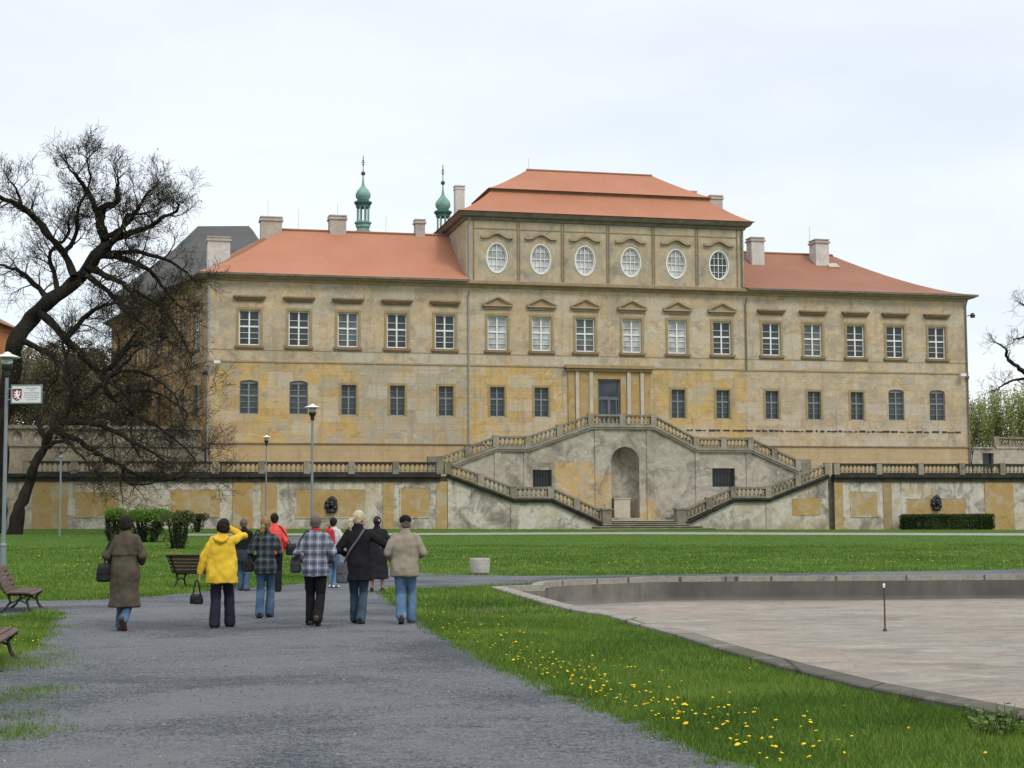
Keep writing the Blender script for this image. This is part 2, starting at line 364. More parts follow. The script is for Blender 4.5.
# ================================================================== the palace
palace = fthing('palace', 'long ochre plaster palace with red tiled roofs and rows of white windows', 'palace')
Z_EAVE, Z_STR = 19.75, 13.62
UPW = [-28.63, -24.86, -21.08, -17.24, -13.43, -9.20, -5.59, -1.96, 1.96, 5.83, 9.68, 14.01, 17.71, 21.55, 25.16, 29.02]
LOW = [(-28.63, 'a'), (-24.86, 'a'), (-21.0, 'r'), (-17.2, 'r'), (-13.35, 'r'), (-9.23, 'r'), (-5.62, 'r'), (5.83, 'r'), (9.68, 'r'), (13.97, 'r'), (17.71, 'r'), (21.55, 'r'), (25.13, 'a'), (28.9, 'a')]
ATT = [-9.22, -5.62, -1.94, 1.92, 5.80, 9.50]
DEEP = 0.28
def rect_pts(cx, w, z0, z1): return [(cx - w / 2, z0), (cx + w / 2, z0), (cx + w / 2, z1), (cx - w / 2, z1)]
def arch_pts(cx, w, z0, z1, rise, n=7):
    return [(cx - w / 2, z0), (cx + w / 2, z0)] + [(cx + w / 2 * math.cos(PI * k / (n - 1)), z1 - rise + rise * math.sin(PI * k / (n - 1))) for k in range(n)]
def oval_pts(cx, cz, a, b, n=28): return [(cx + a * math.cos(2 * PI * k / n), cz + b * math.sin(2 * PI * k / n)) for k in range(n)]
def bounds(p): xs = [q[0] for q in p]; zs = [q[1] for q in p]; return min(xs), max(xs), min(zs), max(zs)
def wall_with_holes(bm, x0, x1, z0, z1, holes, y=0.0, deep=DEEP):
    """an upright sheet with openings of any outline, each with its reveal"""
    hb = [bounds(h) for h in holes]
    xs = sorted({x0, x1, *[v for b in hb for v in b[:2]]}); zs = sorted({z0, z1, *[v for b in hb for v in b[2:]]})
    vert = {}
    def V(x, z, yy=y):
        k = (round(x, 4), round(z, 4), round(yy, 4))
        if k not in vert: vert[k] = bm.verts.new((x, yy, z))
        return vert[k]
    for xa, xb in zip(xs, xs[1:]):
        for za, zb in zip(zs, zs[1:]):
            cx, cz = (xa + xb) / 2, (za + zb) / 2
            if any(b[0] < cx < b[1] and b[2] < cz < b[3] for b in hb): continue
            face(bm, [V(xa, za), V(xb, za), V(xb, zb), V(xa, zb)])
    for h, b in zip(holes, hb):
        n = len(h)
        if n > 4:      # fill between the rectangle and the outline
            cx, cz = (b[0] + b[1]) / 2, (b[2] + b[3]) / 2
            def onrect(p):
                dx, dz = p[0] - cx, p[1] - cz
                s = min(((b[1] - b[0]) / 2) / abs(dx) if abs(dx) > 1e-6 else 9e9, ((b[3] - b[2]) / 2) / abs(dz) if abs(dz) > 1e-6 else 9e9)
                return (cx + dx * s, cz + dz * s)
            ang = lambda p: math.atan2(p[1] - cz, p[0] - cx)
            corners = [(b[1], b[3]), (b[0], b[3]), (b[0], b[2]), (b[1], b[2])]
            for i in range(n):
                p, q = h[i], h[(i + 1) % n]; P, Q = onrect(p), onrect(q)
                mid = []
                for c in corners:
                    a0, a1, ac = ang(P), ang(Q), ang(c)
                    d1 = (a1 - a0) % (2 * PI); dc = (ac - a0) % (2 * PI)
                    if 1e-4 < dc < d1 - 1e-4: mid.append(c)
                ring = [p, P] + mid + [Q, q]
                vs = []
                for r in ring:
                    v = V(*r)
                    if v not in vs: vs.append(v)
                if len(vs) >= 3: face(bm, vs)
        for i in range(n):
            p, q = h[i], h[(i + 1) % n]
            face(bm, [V(*p), V(*q), V(q[0], q[1], y + deep), V(p[0], p[1], y + deep)])
    return bm
up_holes = [rect_pts(u, 1.60, 14.88, 17.60) for u in UPW]
low_holes = [arch_pts(u, 1.42, 9.62, 12.22, 0.22) if k == 'a' else rect_pts(u, 1.16, 9.62, 11.95) for u, k in LOW]
door_hole = [rect_pts(-0.03, 1.9, 8.56, 12.70)]
bm = new()
wall_with_holes(bm, -31.8, 31.8, -0.5, Z_EAVE + 0.2, up_holes + low_holes + door_hole)
box_back = [((-31.8, 0.0), (31.8, 0.0))]
def wallstrip(bm, pts, z0, z1):
    a = [bm.verts.new((p[0], p[1], z0)) for p in pts]; b = [bm.verts.new((p[0], p[1], z1)) for p in pts]
    for i in range(len(pts) - 1): bm.faces.new((a[i], a[i + 1], b[i + 1], b[i]))
wallstrip(bm, [(31.8, 0), (31.8, 19.5), (-20, 19.5)], -0.5, Z_EAVE + 0.2)
wallw = obj('wall', bm, M['facade'], palace)
bm = new()
wall_with_holes(bm, -11.7, 11.7, 20.2, 25.7, [oval_pts(u, 22.25, 0.80, 1.16) for u in ATT])
wallstrip(bm, [(11.7, 0), (11.7, 10), (-11.7, 10), (-11.7, 0)], 20.2, 25.7)
obj('attic_wall', bm, M['facade'], palace)
# side wing running back at the left
WD = Vector((-0.218, 0.976)).normalized(); WN = Vector((WD.y, -WD.x))        # along the wing, inwards
A0 = Vector((-31.8, 0.02))
def wingpt(s, inn): p = A0 + WD * s + WN * inn; return (p.x, p.y)
wing_ang = math.atan2(WD.y, WD.x)
WM = Matrix.Translation((A0.x, A0.y, 0)) @ Matrix.Rotation(wing_ang + PI, 4, 'Z')   # local -x runs back along the wing, outside is -y... 
bm = new()
WX = [-3.2 - 4.0 * k for k in range(8)]
wh = [rect_pts(x, 1.5, 14.88, 17.6) for x in WX] + [rect_pts(x, 1.2, 9.6, 12.0) for x in WX]
wall_with_holes(bm, -34.0, 0.0, -0.5, Z_EAVE + 0.2, wh)
for v in bm.verts: v.co = WM @ v.co
wallstrip(bm, [wingpt(34, 0), wingpt(34, 13), wingpt(18, 13)], -0.5, Z_EAVE + 0.2)
wingw = obj('wing_wall', fix(bm), M['wing'], palace)

# ---- windows
def frame_mesh(w, h, bars_z, fr=0.10, mu=0.055, arch=0.0, vert=(0.0,), big=(), depth=0.09):
    """window frame in its opening: x across, z up from 0, front at y=0"""
    bm = new()
    box(bm, -w / 2, -w / 2 + fr, 0, depth, 0, h); box(bm, w / 2 - fr, w / 2, 0, depth, 0, h)
    box(bm, -w / 2 + fr, w / 2 - fr, 0, depth, 0, fr); box(bm, -w / 2 + fr, w / 2 - fr, 0, depth, h - fr - arch, h)
    for x in vert: box(bm, x - 0.06, x + 0.06, 0.004, depth, fr, h - fr - arch)
    for z in big: box(bm, -w / 2 + fr, w / 2 - fr, 0.008, depth, z - 0.06, z + 0.06)
    for z in bars_z:
        box(bm, -w / 2 + fr, w / 2 - fr, 0.025, depth, z - mu / 2, z + mu / 2)
    return bm
def pane_mesh(w, h):
    bm = new(); box(bm, -w / 2 + 0.03, w / 2 - 0.03, 0.095, 0.12, 0.02, h - 0.02); return bm
def surround_mesh(w, h, t=0.20, pr=0.05):
    bm = new()
    box(bm, -w / 2 - t, -w / 2, -pr, 0.04, 0, h + t); box(bm, w / 2, w / 2 + t, -pr, 0.04, 0, h + t); box(bm, -w / 2, w / 2, -pr, 0.04, h, h + t)
    return bm
def sill_mesh(w):
    bm = new(); box(bm, -w / 2 - 0.3, w / 2 + 0.3, -0.17, 0.06, -0.20, -0.004); box(bm, -w / 2 - 0.22, w / 2 + 0.22, -0.10, 0.05, -0.30, -0.202); return bm
def hood_mesh(hw=1.22):
    bm = new(); box(bm, -hw, hw, -0.34, 0.05, 3.66, 3.79); box(bm, -hw + 0.08, hw - 0.08, -0.25, 0.05, 3.54, 3.658); box(bm, -hw + 0.2, hw - 0.2, -0.12, 0.05, 3.40, 3.538)
    n = 13
    for k in range(n):
        x = -hw + 0.2 + (2 * hw - 0.4) * (k + .5) / n; box(bm, x - 0.045, x + 0.045, -0.19, -0.122, 3.44, 3.536)
    return bm
def pediment_mesh(hw=1.22):
    bm = new(); box(bm, -hw, hw, -0.30, 0.05, 3.46, 3.58)
    prism(bm, [(-hw + 0.12, 3.582), (hw - 0.12, 3.582), (0, 4.10)], -0.10, 0.05)
    for s in (-1, 1):
        prism(bm, [(s * hw, 3.584), (s * (hw + 0.02), 3.70), (0, 4.32), (0, 4.16)], -0.30, -0.102)
    box(bm, -hw + 0.2, hw - 0.2, -0.13, 0.05, 3.26, 3.458)
    n = 11
    for k in range(n):
        x = -hw + 0.22 + (2 * hw - 0.44) * (k + .5) / n; box(bm, x - 0.045, x + 0.045, -0.2, -0.132, 3.36, 3.456)
    return fix(bm)
W_, H_ = 1.60, 2.72
ME = {}
def me(name, bm, mat):
    m = bpy.data.meshes.new(name); bm.to_mesh(m); bm.free(); m.materials.append(mat); return m
ME['fr'] = me('window_frame', frame_mesh(W_, H_, [0.54, 0.98, 1.98], mu=0.035, big=(1.46,)), M['white'])
ME['pane'] = me('pane', pane_mesh(W_, H_), M['glass']); ME['panem'] = me('pane_half_curtained', pane_mesh(W_, H_), M['glassmid']); ME['panec'] = me('pane_curtained', pane_mesh(W_, H_), M['curtain'])
ME['sur'] = me('surround', surround_mesh(W_, H_), M['surround']); ME['sill'] = me('sill', sill_mesh(W_), M['sill'])
ME['hood'] = me('hood', hood_mesh(), M['sill']); ME['ped'] = me('pediment', pediment_mesh(), M['trim'])
ME['lfr'] = me('lower_frame', frame_mesh(1.16, 2.33, [0.5, 0.92, 1.85], fr=0.055, mu=0.028, big=(1.38,)), M['greypaint'])
ME['lpane'] = me('lower_pane', pane_mesh(1.16, 2.33), M['glass'])
ME['lsur'] = me('lower_surround', surround_mesh(1.16, 2.33, 0.18, 0.035), M['surround'])
ME['afr'] = me('arched_frame', frame_mesh(1.42, 2.6, [0.5, 0.95, 1.85], fr=0.075, mu=0.045, big=(1.42,), arch=0.20), M['greypaint'])
ME['apane'] = me('arched_pane', pane_mesh(1.42, 2.6), M['glassblue'])
def mkwin(loc, rz, parts, parent, name='window'):
    f = obj(name, ME[parts[0]], parent=parent); f.location = loc; f.rotation_euler = (0, 0, rz)
    for nm, k, dy in parts[1:]:
        c = obj(nm, ME[k], parent=f); c.location = (0, dy, 0)
    return f
for i, u in enumerate(UPW):
    cen = 5 <= i <= 10
    parts = ['fr', ('pane', 'panec' if i in (5, 6, 8, 9) else 'panem' if i in (2, 7, 12) else 'pane', 0), ('surround', 'sur', -0.16), ('sill', 'sill', -0.16)]
    parts.append(('pediment', 'ped', -0.16) if cen else ('hood', 'hood', -0.16))
    mkwin((u, 0.16, 14.88), 0, parts, palace)
for i, (u, k) in enumerate(LOW):
    if k == 'a': mkwin((u, 0.15, 9.62), 0, ['afr', ('pane', 'apane', 0)], palace)
    else: mkwin((u, 0.18, 9.62), 0, ['lfr', ('pane', 'lpane', 0), ('surround', 'lsur', -0.18)], palace)
for x in WX:
    p = WM @ Vector((x, 0, 0)); d = WM.to_3x3() @ Vector((0, 1, 0))
    for z, pr in ((14.88, ['fr', ('pane', 'pane', 0), ('surround', 'sur', -0.16), ('sill', 'sill', -0.16)]), (9.6, ['lfr', ('pane', 'lpane', 0)])):
        q = p + d * 0.16; mkwin((q.x, q.y, z), wing_ang + PI, pr, palace)
# oval attic windows
def oval_frame():
    bm = new(); a, b, n = 0.80, 1.16, 32
    def ring(a0, b0, a1, b1, y0, y1):
        R = [[bm.verts.new((aa * math.cos(2 * PI * k / n), yy, bb * math.sin(2 * PI * k / n))) for k in range(n)] for aa, bb, yy in ((a1, b1, y0), (a0, b0, y0), (a0, b0, y1), (a1, b1, y1))]
        for i in range(4):
            A, B = R[i], R[(i + 1) % 4]
            for k in range(n): bm.faces.new((A[k], A[(k + 1) % n], B[(k + 1) % n], B[k]))
    ring(a - 0.085, b - 0.085, a - 0.002, b - 0.002, -0.02, 0.10)
    box(bm, -0.028, 0.028, 0.0, 0.09, -b + 0.1, b - 0.1); box(bm, -a + 0.1, a - 0.1, 0.006, 0.09, -0.028, 0.028)
    for s in (-1, 1):
        box(bm, s * 0.36 - 0.016, s * 0.36 + 0.016, 0.012, 0.09, -b * 0.80, b * 0.80)
        box(bm, -a * 0.77, a * 0.77, 0.018, 0.09, s * 0.58 - 0.016, s * 0.58 + 0.016)
    return fix(bm)
def oval_pane():
    bm = new(); p = oval_pts(0, 0, 0.77, 1.13); prism(bm, p, 0.095, 0.12); return fix(bm)
def oval_surround():
    bm = new(); n = 32
    for a0, a1, y0 in ((0.803, 0.875, -0.04),):
        R = [[bm.verts.new((aa * math.cos(2 * PI * k / n), yy, (aa + 0.36) * math.sin(2 * PI * k / n))) for k in range(n)] for aa, yy in ((a1, 0.02), (a1, y0), (a0, y0), (a0, 0.02))]
        for A, B in zip(R, R[1:]):
            for k in range(n): bm.faces.new((A[k], A[(k + 1) % n], B[(k + 1) % n], B[k]))
    return fix(bm)
def brow():
    bm = new()
    def prof(x): return 1.55 + 0.36 * (0.5 + 0.5 * math.cos(PI * min(1, abs(x) / 0.95)))
    xs = [-1.3 + 2.6 * k / 24 for k in range(25)]
    for xa, xb in zip(xs, xs[1:]):
        prism(bm, [(xa, prof(xa)), (xb, prof(xb)), (xb, prof(xb) + 0.2), (xa, prof(xa) + 0.2)], -0.24, 0.03)
    bmesh.ops.remove_doubles(bm, verts=bm.verts[:], dist=1e-4)
    return fix(bm)
ME['ofr'] = me('oval_frame', oval_frame(), M['white']); ME['opane'] = me('oval_pane', oval_pane(), M['curtain']); ME['opaned'] = me('oval_pane_dark', oval_pane(), M['glassblue'])
ME['osur'] = me('oval_surround', oval_surround(), M['white']); ME['brow'] = me('brow_moulding', brow(), M['trim'])
for i, u in enumerate(ATT):
    mkwin((u, 0.10, 22.25), 0, ['ofr', ('pane', 'opaned' if i == 5 else 'opane', 0), ('surround', 'osur', -0.10), ('brow_moulding', 'brow', -0.10)], palace, 'oval_window')
# ---- mouldings
bm = new()
def run_moulding(bm, pts, prof):
    """prof: list of (outward, z); pts: wall line, outside to the right hand when walking"""
    n = len(pts); cols = []
    for i, p in enumerate(pts):
        p = Vector(p); d0 = (p - Vector(pts[i - 1])).normalized() if i else None; d1 = (Vector(pts[i + 1]) - p).normalized() if i < n - 1 else None
        ds = [d for d in (d0, d1) if d is not None]; ns_ = [Vector((d.y, -d.x)) for d in ds]
        nn = sum(ns_, Vector((0, 0))); nn.normalize(); sc = 1 / max(0.3, nn.dot(ns_[0]))
        cols.append([bm.verts.new((p.x + nn.x * o * sc, p.y + nn.y * o * sc, z)) for o, z in prof])
    for a, b in zip(cols, cols[1:]):
        for k in range(len(prof) - 1): bm.faces.new((a[k], b[k], b[k + 1], a[k + 1]))
    for c in (cols[0], cols[-1]): face(bm, c)
LINE = [wingpt(34, 0), (-31.8, 0), (31.8, 0), (31.8, 19)]
run_moulding(bm, LINE, [(-0.03, 19.80), (0.12, 19.83), (0.16, 19.95), (0.40, 20.02), (0.60, 20.08), (0.64, 20.30), (-0.03, 20.32)])
obj('cornice', fix(bm), M['trim'], palace)
bm = new()
run_moulding(bm, [wingpt(34, 0), (-31.8, 0), (-11.72, 0)], [(0.645, 20.14), (0.80, 20.18), (0.82, 20.34), (0.5, 20.36)])
obj('gutter', fix(bm), M['gutter'], palace)
bm = new()
run_moulding(bm, [(11.72, 0), (31.8, 0), (31.8, 19)], [(0.645, 20.14), (0.80, 20.18), (0.82, 20.34), (0.5, 20.36)])
obj('gutter', fix(bm), M['gutter'], palace)
bm = new(); run_moulding(bm, LINE, [(-0.02, 13.56), (0.06, 13.58), (0.07, 13.70), (-0.02, 13.74)])
run_moulding(bm, [(-31.8, 0), (31.8, 0)], [(-0.02, 14.50), (0.03, 14.51), (0.03, 14.60), (-0.02, 14.62)])
obj('string_course', fix(bm), M['trim'], palace)
bm = new(); run_moulding(bm, [(-31.8, 0), (31.8, 0), (31.8, 19)], [(-0.02, 7.34), (0.10, 7.36), (0.10, 7.43), (-0.02, 7.46)])
obj('base_course', fix(bm), M['sill'], palace)
random.seed(4); bm = new(); u = 6.5
while u < 31.0:
    w = random.uniform(0.15, 0.65); box(bm, u, min(31.2, u + w), -0.05 * random.uniform(.6, 1.2), 0.02, 8.60, 8.60 + random.uniform(0.07, 0.15)); u += w + random.uniform(0.03, 0.3)
obj('broken_ledge', bm, M['black'], palace)
bm = new(); run_moulding(bm, [(-11.7, 10), (-11.7, 0), (11.7, 0), (11.7, 10), (-11.7, 10)], [(-0.03, 25.2), (0.12, 25.25), (0.18, 25.45), (0.45, 25.52), (0.60, 25.74), (0.62, 25.84), (-0.03, 25.86)])
obj('attic_cornice', fix(bm), M['gutter'], palace)
# raised fields between the attic windows
xs = [-11.2, -7.45, -3.8, 0.0, 3.85, 7.6, 11.2]
for xa, xb in zip(xs, xs[1:]):
    for x in (xa + 0.09, xb - 0.09):
        bm = new(); box(bm, x - 0.045, x + 0.045, -0.05, 0.02, 20.5, 25.19); obj('moulding_strip', bm, M['sill'], palace)
    bm = new(); box(bm, xa + 0.14, xb - 0.14, -0.045, 0.02, 24.55, 24.63); obj('moulding_strip', bm, M['surround'], palace)
# ---- roofs
def hip_roof(bm, x0, x1, y0, y1, z0, h, run_x0, run_x1, run_y0, run_y1, p=1.3, n=10, openx1=False, openx0=False):
    rows = []
    for k in range(n + 1):
        t = k / n; z = z0 + h * t ** p
        xa = x0 + run_x0 * t if not openx0 else x0; xb = x1 - run_x1 * t if not openx1 else x1
        rows.append([bm.verts.new(q) for q in ((xa, y0 + run_y0 * t, z), (xb, y0 + run_y0 * t, z), (xb, y1 - run_y1 * t, z), (xa, y1 - run_y1 * t, z))])
    for a, b in zip(rows, rows[1:]):
        for i in range(4): face(bm, [a[i], a[(i + 1) % 4], b[(i + 1) % 4], b[i]])
    face(bm, rows[-1]); face(bm, rows[0][::-1])
    bmesh.ops.remove_doubles(bm, verts=bm.verts[:], dist=1e-4)
    return fix(bm)
rl = obj('roof', hip_roof(new(), -32.55, -11.6, -0.80, 15.4, 20.34, 4.80, 7.0, 0, 7.9, 8.3, 1.2, openx1=True), M['tiles'], palace, label='bright red hipped roof over the wing beside the trees')
rr = obj('roof', hip_roof(new(), 11.6, 32.6, -0.80, 19.8, 20.34, 4.70, 0, 8.6, 10.2, 10.4, 1.38, openx0=True), M['oldtiles'], palace, label='faded brownish red hipped roof')
ra = obj('attic_roof', hip_roof(new(), -12.45, 12.5, -0.75, 10.75, 25.86, 2.2, 3.25, 3.25, 2.6, 2.6, 1.3), M['tiles'], palace)
bm = new(); box(bm, -9.25, 9.3, 1.82, 8.18, 28.0, 28.22); obj('step_band', bm, M['sill'], ra)
obj('upper_roof', hip_roof(new(), -9.55, 9.6, 1.5, 8.5, 28.20, 2.35, 4.05, 4.05, 3.45, 3.45, 1.15), M['tiles'], ra)
bm = new(); hp = [(-0.9, 13), (-12.5, 13), (-34.5, 13)]
# wing roof, low and dark red
bm = new()
n_ = 7; rows = []
for k in range(n_ + 1):
    t = k / n_; z = 20.34 + 4.2 * t ** 1.2
    rows.append([bm.verts.new((*wingpt(s, inn), z)) for s, inn in ((2.5 + 3 * t, -0.8 + 7 * t), (34.6 - 7 * t, -0.8 + 7 * t), (34.6 - 7 * t, 13.6 - 7 * t), (2.5 + 3 * t, 13.6 - 7 * t))])
for a, b in zip(rows, rows[1:]):
    for i in range(4): face(bm, [a[i], a[(i + 1) % 4], b[(i + 1) % 4], b[i]])
face(bm, rows[-1])
obj('wing_roof', fix(bm), M['oldtiles'], palace)
# ridge tiles
for a, b, r_f in (((-25.55, 7.1, 25.16), (-11.8, 7.1, 25.16), rl), ((11.8, 9.4, 25.06), (24.0, 9.4, 25.06), rr), ((-5.5, 5, 30.57), (5.5, 5, 30.57), ra)):
    bm = new(); tube(bm, [a, b], 0.13, 6); obj('ridge_tiles', bm, M['oldtiles'], r_f)
# chimneys
def chimney(u0, u1, y, z0, z1, mat, parent, cap=0.10, depth=1.2):
    bm = new(); d = depth / 2
    box(bm, u0, u1, y - d, y + d, z0, z1 - 0.32)
    c = obj('chimney', bm, mat, parent)
    bm = new(); box(bm, u0 - cap, u1 + cap, y - d - cap, y + d + cap, z1 - 0.318, z1 - 0.16); box(bm, u0 + 0.0, u1 - 0.0, y - d + 0.0, y + d - 0.0, z1 - 0.158, z1 - 0.04)
    box(bm, u0 - 0.06, u1 + 0.06, y - d - 0.06, y + d + 0.06, z1 - 0.038, z1 + 0.05)
    obj('chimney_cap', bm, M['chim' if cap > .05 else 'chimw'], c)
    return c
chimney(-31.5, -29.7, 8.0, 18.0, 24.4, M['chimw'], rl, depth=1.6); chimney(-27.3, -25.6, 7.2, 22, 26.1, M['chim'], rl)
chimney(-21.7, -20.35, 7.3, 23, 26.45, M['chim'], rl); chimney(-14.55, -13.75, 7.3, 23, 26.4, M['chim'], rl, depth=0.9)
chimney(-10.4, -9.6, 11, 19, 30.2, M['chimw'], palace, cap=0.04, depth=0.8); chimney(12.8, 13.95, 11, 19, 30.3, M['chim'], rr)
chimney(15.25, 16.45, 7.6, 21, 26.0, M['chimw'], rr); chimney(21.45, 22.7, 8.0, 21, 26.1, M['chimw'], rr, depth=1.4)
chimney(11.1, 12.1, 12.5, 19, 30.95, M['chim'], palace, cap=0.06, depth=0.9)
bm = new(); box(bm, -0.5, 0.5, -0.45, 0.45, -0.05, 0.08, Matrix.Translation((23.0, 7.2, 23.76)) @ Matrix.Rotation(0.53, 4, 'X')); obj('skylight', bm, M['palestrip'], rr)
for u, y, z0, z1 in ((-24.2, 7.1, 25, 26.9), (-17.0, 7.1, 25, 26.6), (21.8, 9.4, 25, 27.6), (-5.3, 5, 30.4, 31.6), (-26.7, 7.2, 26.1, 27.6), (-21, 7.3, 26.4, 27.6)):
    bm = new(); tube(bm, [(u, y, z0), (u, y, z1)], 0.018, 4); obj('lightning_rod', bm, M['zinc'], palace)
# downpipes, floodlights
for u, z0, z1, hop in ((-31.72, 4.8, 19.9, True), (-11.55, 7.4, 19.6, False), (11.75, 13.7, 19.6, False), (31.72, 4.8, 19.9, True), (11.5, 20.4, 25.3, False), (-11.5, 20.4, 25.3, False)):
    bm = new(); tube(bm, [(u, -0.13, z0), (u, -0.13, z1 - 0.5), (u, -0.4, z1)], 0.065, 8)
    if hop: lathe(bm, [(0.07, 0), (0.16, 0.2), (0.16, 0.34)], 8, (u, -0.13, 13.1))
    obj('downpipe', bm, M['zinc' if u < 0 else 'gutter'], palace)
for u in (-31.1, 31.05):
    bm = new(); bar(bm, (u, 0, 13.35), (u, -0.45, 13.35), 0.05, 0.05); box(bm, u - 0.2, u + 0.3, -0.62, -0.34, 13.38, 13.62)
    obj('floodlight', bm, M['white'], palace)
for u, z in ((-31.95, 12.7), (32.15, 18.6)):
    bm = new(); bar(bm, (u * 0.995, 0.1, z), (u, -0.5, z + 0.1), 0.06, 0.06); lathe(bm, [(0.2, -0.2), (0.22, 0.0), (0.1, 0.2)], 8, (u, -0.5, z))
    obj('floodlight', bm, M['black'], palace)
# ---- the portal
bm = new()
box(bm, -1.42, -0.985, -0.10, 0.02, 8.5, 13.3); box(bm, 0.925, 1.42, -0.10, 0.02, 8.5, 13.3); box(bm, -0.98, 0.92, -0.10, 0.02, 12.71, 13.3)
portal = obj('portal', bm, M['ochre'], palace)
for a, b in ((-3.45, -2.92), (-2.50, -1.72), (1.76, 2.50), (2.92, 3.40)):
    bm = new(); box(bm, a, b, -0.14, 0.02, 7.45, 13.3); obj('portal_panel', bm, M['ochre'], portal)
for c in (-2.71, -1.57, 1.59, 2.71):
    bm = new(); box(bm, c - 0.155, c + 0.155, -0.24, 0.02, 7.45, 13.28); obj('pilaster', bm, M['palestrip'], portal)
bm = new(); box(bm, -3.62, 3.56, -0.34, 0.02, 13.305, 13.52); box(bm, -3.75, 3.7, -0.55, 0.02, 13.525, 13.72); box(bm, -3.68, 3.62, -0.45, 0.02, 13.72, 13.80)
obj('lintel', bm, M['surround'], portal)
bm = new(); box(bm, -0.96, -0.82, 0.12, 0.22, 8.56, 12.68); box(bm, 0.76, 0.90, 0.12, 0.22, 8.56, 12.68); box(bm, -0.82, 0.76, 0.12, 0.22, 12.55, 12.68); box(bm, -0.82, 0.76, 0.11, 0.22, 11.05, 11.3)
box(bm, -0.13, 0.10, 0.11, 0.22, 8.56, 11.05); box(bm, 0.56, 0.66, 0.13, 0.22, 8.56, 11.05); box(bm, -0.7, -0.64, 0.13, 0.22, 8.56, 11.05); box(bm, -0.82, 0.76, 0.125, 0.22, 8.56, 9.3)
door = obj('door', bm, simple('dark_door_paint', (0.10, 0.115, 0.125), 0.5), palace)
bm = new(); box(bm, -0.95, 0.89, 0.225, 0.25, 8.57, 12.67); obj('door_glass', bm, M['doorglass'], door)
palace_floor = None
# ================================================================== terrace walls, balustrades, double stair
def baluster_mesh(h, mat):
    bm = new(); k = h
    box(bm, -0.095, 0.095, -0.095, 0.095, 0, 0.09 * k)
    lathe(bm, [(0.06, 0.09 * k), (0.095, 0.2 * k), (0.105, 0.32 * k), (0.075, 0.48 * k), (0.05, 0.64 * k), (0.05, 0.78 * k), (0.085, 0.84 * k), (0.085, 0.91 * k)], 8, cap=False)
    box(bm, -0.095, 0.095, -0.095, 0.095, 0.91 * k, k)
    m = bpy.data.meshes.new('baluster'); bm.to_mesh(m); bm.free(); m.materials.append(mat); return m
BAL = baluster_mesh(0.56, M['baluster']); BALG = baluster_mesh(0.56, M['greystone'])
def slope_bar(bm, x0, z0, x1, z1, yc, w, lo, hi):
    """a rail between two x, following the slope, upright ends"""
    prism(bm, [(x0, z0 + lo), (x1, z1 + lo), (x1, z1 + hi), (x0, z0 + hi)], yc - w / 2, yc + w / 2)
def balustrade(parent, pts, y, bay=2.6, sp=0.30, pier_at=None, railm='rail', bal=None, pw=0.46, endpiers=True, foot=(0.0, 0.14)):
    """pts: (x, z of the foot) from left to right; returns the rail part. Height about 0.95 m"""
    rb = new(); pb = new()
    posts = []
    for (xa, za), (xb, zb) in zip(pts, pts[1:]):
        L = xb - xa; n = max(1, round(L / bay))
        for k in range(n): posts.append((xa + L * k / n, za + (zb - za) * k / n))
        slope_bar(rb, xa, za, xb, zb, y, 0.34, *foot); slope_bar(rb, xa, za, xb, zb, y, 0.36, 0.70, 0.86)
    posts.append(pts[-1])
    rail = obj('balustrade', fix(rb), M[railm], parent)
    for x, z in posts:
        b = new(); box(b, x - pw / 2, x + pw / 2, y - 0.21, y + 0.21, z - 0.002, z + 0.86); box(b, x - pw / 2 - 0.02, x + pw / 2 + 0.02, y - 0.225, y + 0.225, z + 0.863, z + 0.90)
        obj('pier', b, M['greystone' if random.random() < .55 else 'rail'], rail)
    for (xa, za), (xb, zb) in zip(posts, posts[1:]):
        L = xb - xa - pw; n = max(1, int(L / sp))
        for k in range(n):
            x = xa + pw / 2 + L * (k + .5) / n; t = (x - xa) / (xb - xa)
            o = bpy.data.objects.new('baluster', bal or BAL); COL.objects.link(o); o.parent = rail
            o.location = (x, y, za + (zb - za) * t + 0.14)
    return rail
YT = -8.45                                   # face of the terrace wall
random.seed(11)
def terrace_cornice(bm, x0, x1):
    box(bm, x0, x1, YT - 0.16, YT + 0.5, 4.30, 4.60); box(bm, x0, x1, YT - 0.30, YT + 0.5, 4.602, 4.84)
# left terrace wall
tl = fthing('terrace_wall', 'long stained terrace wall with a balustrade behind the walking group and bare trees', 'terrace wall')
bm = new(); box(bm, -60, -15.75, YT, YT + 0.5, -0.5, 4.298); obj('wall', bm, M['terrace'], tl)
bm = new(); terrace_cornice(bm, -60, -15.45); obj('cornice', bm, M['blackstone'], tl)
for a, b in ((-43.8, -41.5), (-30.3, -28.9), (-28.3, -27.2), (-19.65, -18.85), (-15.76, -14.95)):
    bm = new(); box(bm, a, b, YT - 0.06, YT + 0.03, 0.5, 4.297); obj('pilaster', bm, M['ochre'], tl)
for a, b, c, d in ((-41.0, -38.1, 1.9, 3.55), (-34.6, -31.2, 1.85, 3.72), (-25.85, -20.95, 1.75, 3.72), (-18.35, -16.25, 1.72, 3.84)):
    bm = new(); box(bm, a, b, YT - 0.03, YT + 0.02, c, d); obj('panel', bm, M['ochre'], tl)
    bm = new(); w = 0.07
    box(bm, a - w, a, YT - 0.05, YT + 0.02, c - w, d + w); box(bm, b, b + w, YT - 0.05, YT + 0.02, c - w, d + w); box(bm, a, b, YT - 0.05, YT + 0.02, c - w, c); box(bm, a, b, YT - 0.05, YT + 0.02, d, d + w)
    obj('panel_border', bm, M['terrace'], tl)
bm = new(); box(bm, -46.7, -45.4, YT - 0.05, YT + 0.03, 0.6, 3.2); obj('gate', bm, M['greypaint'], tl)
balustrade(tl, [(-44.3, 4.84), (-15.55, 4.84)], YT, bay=3.2, sp=0.315, railm='blackstone')
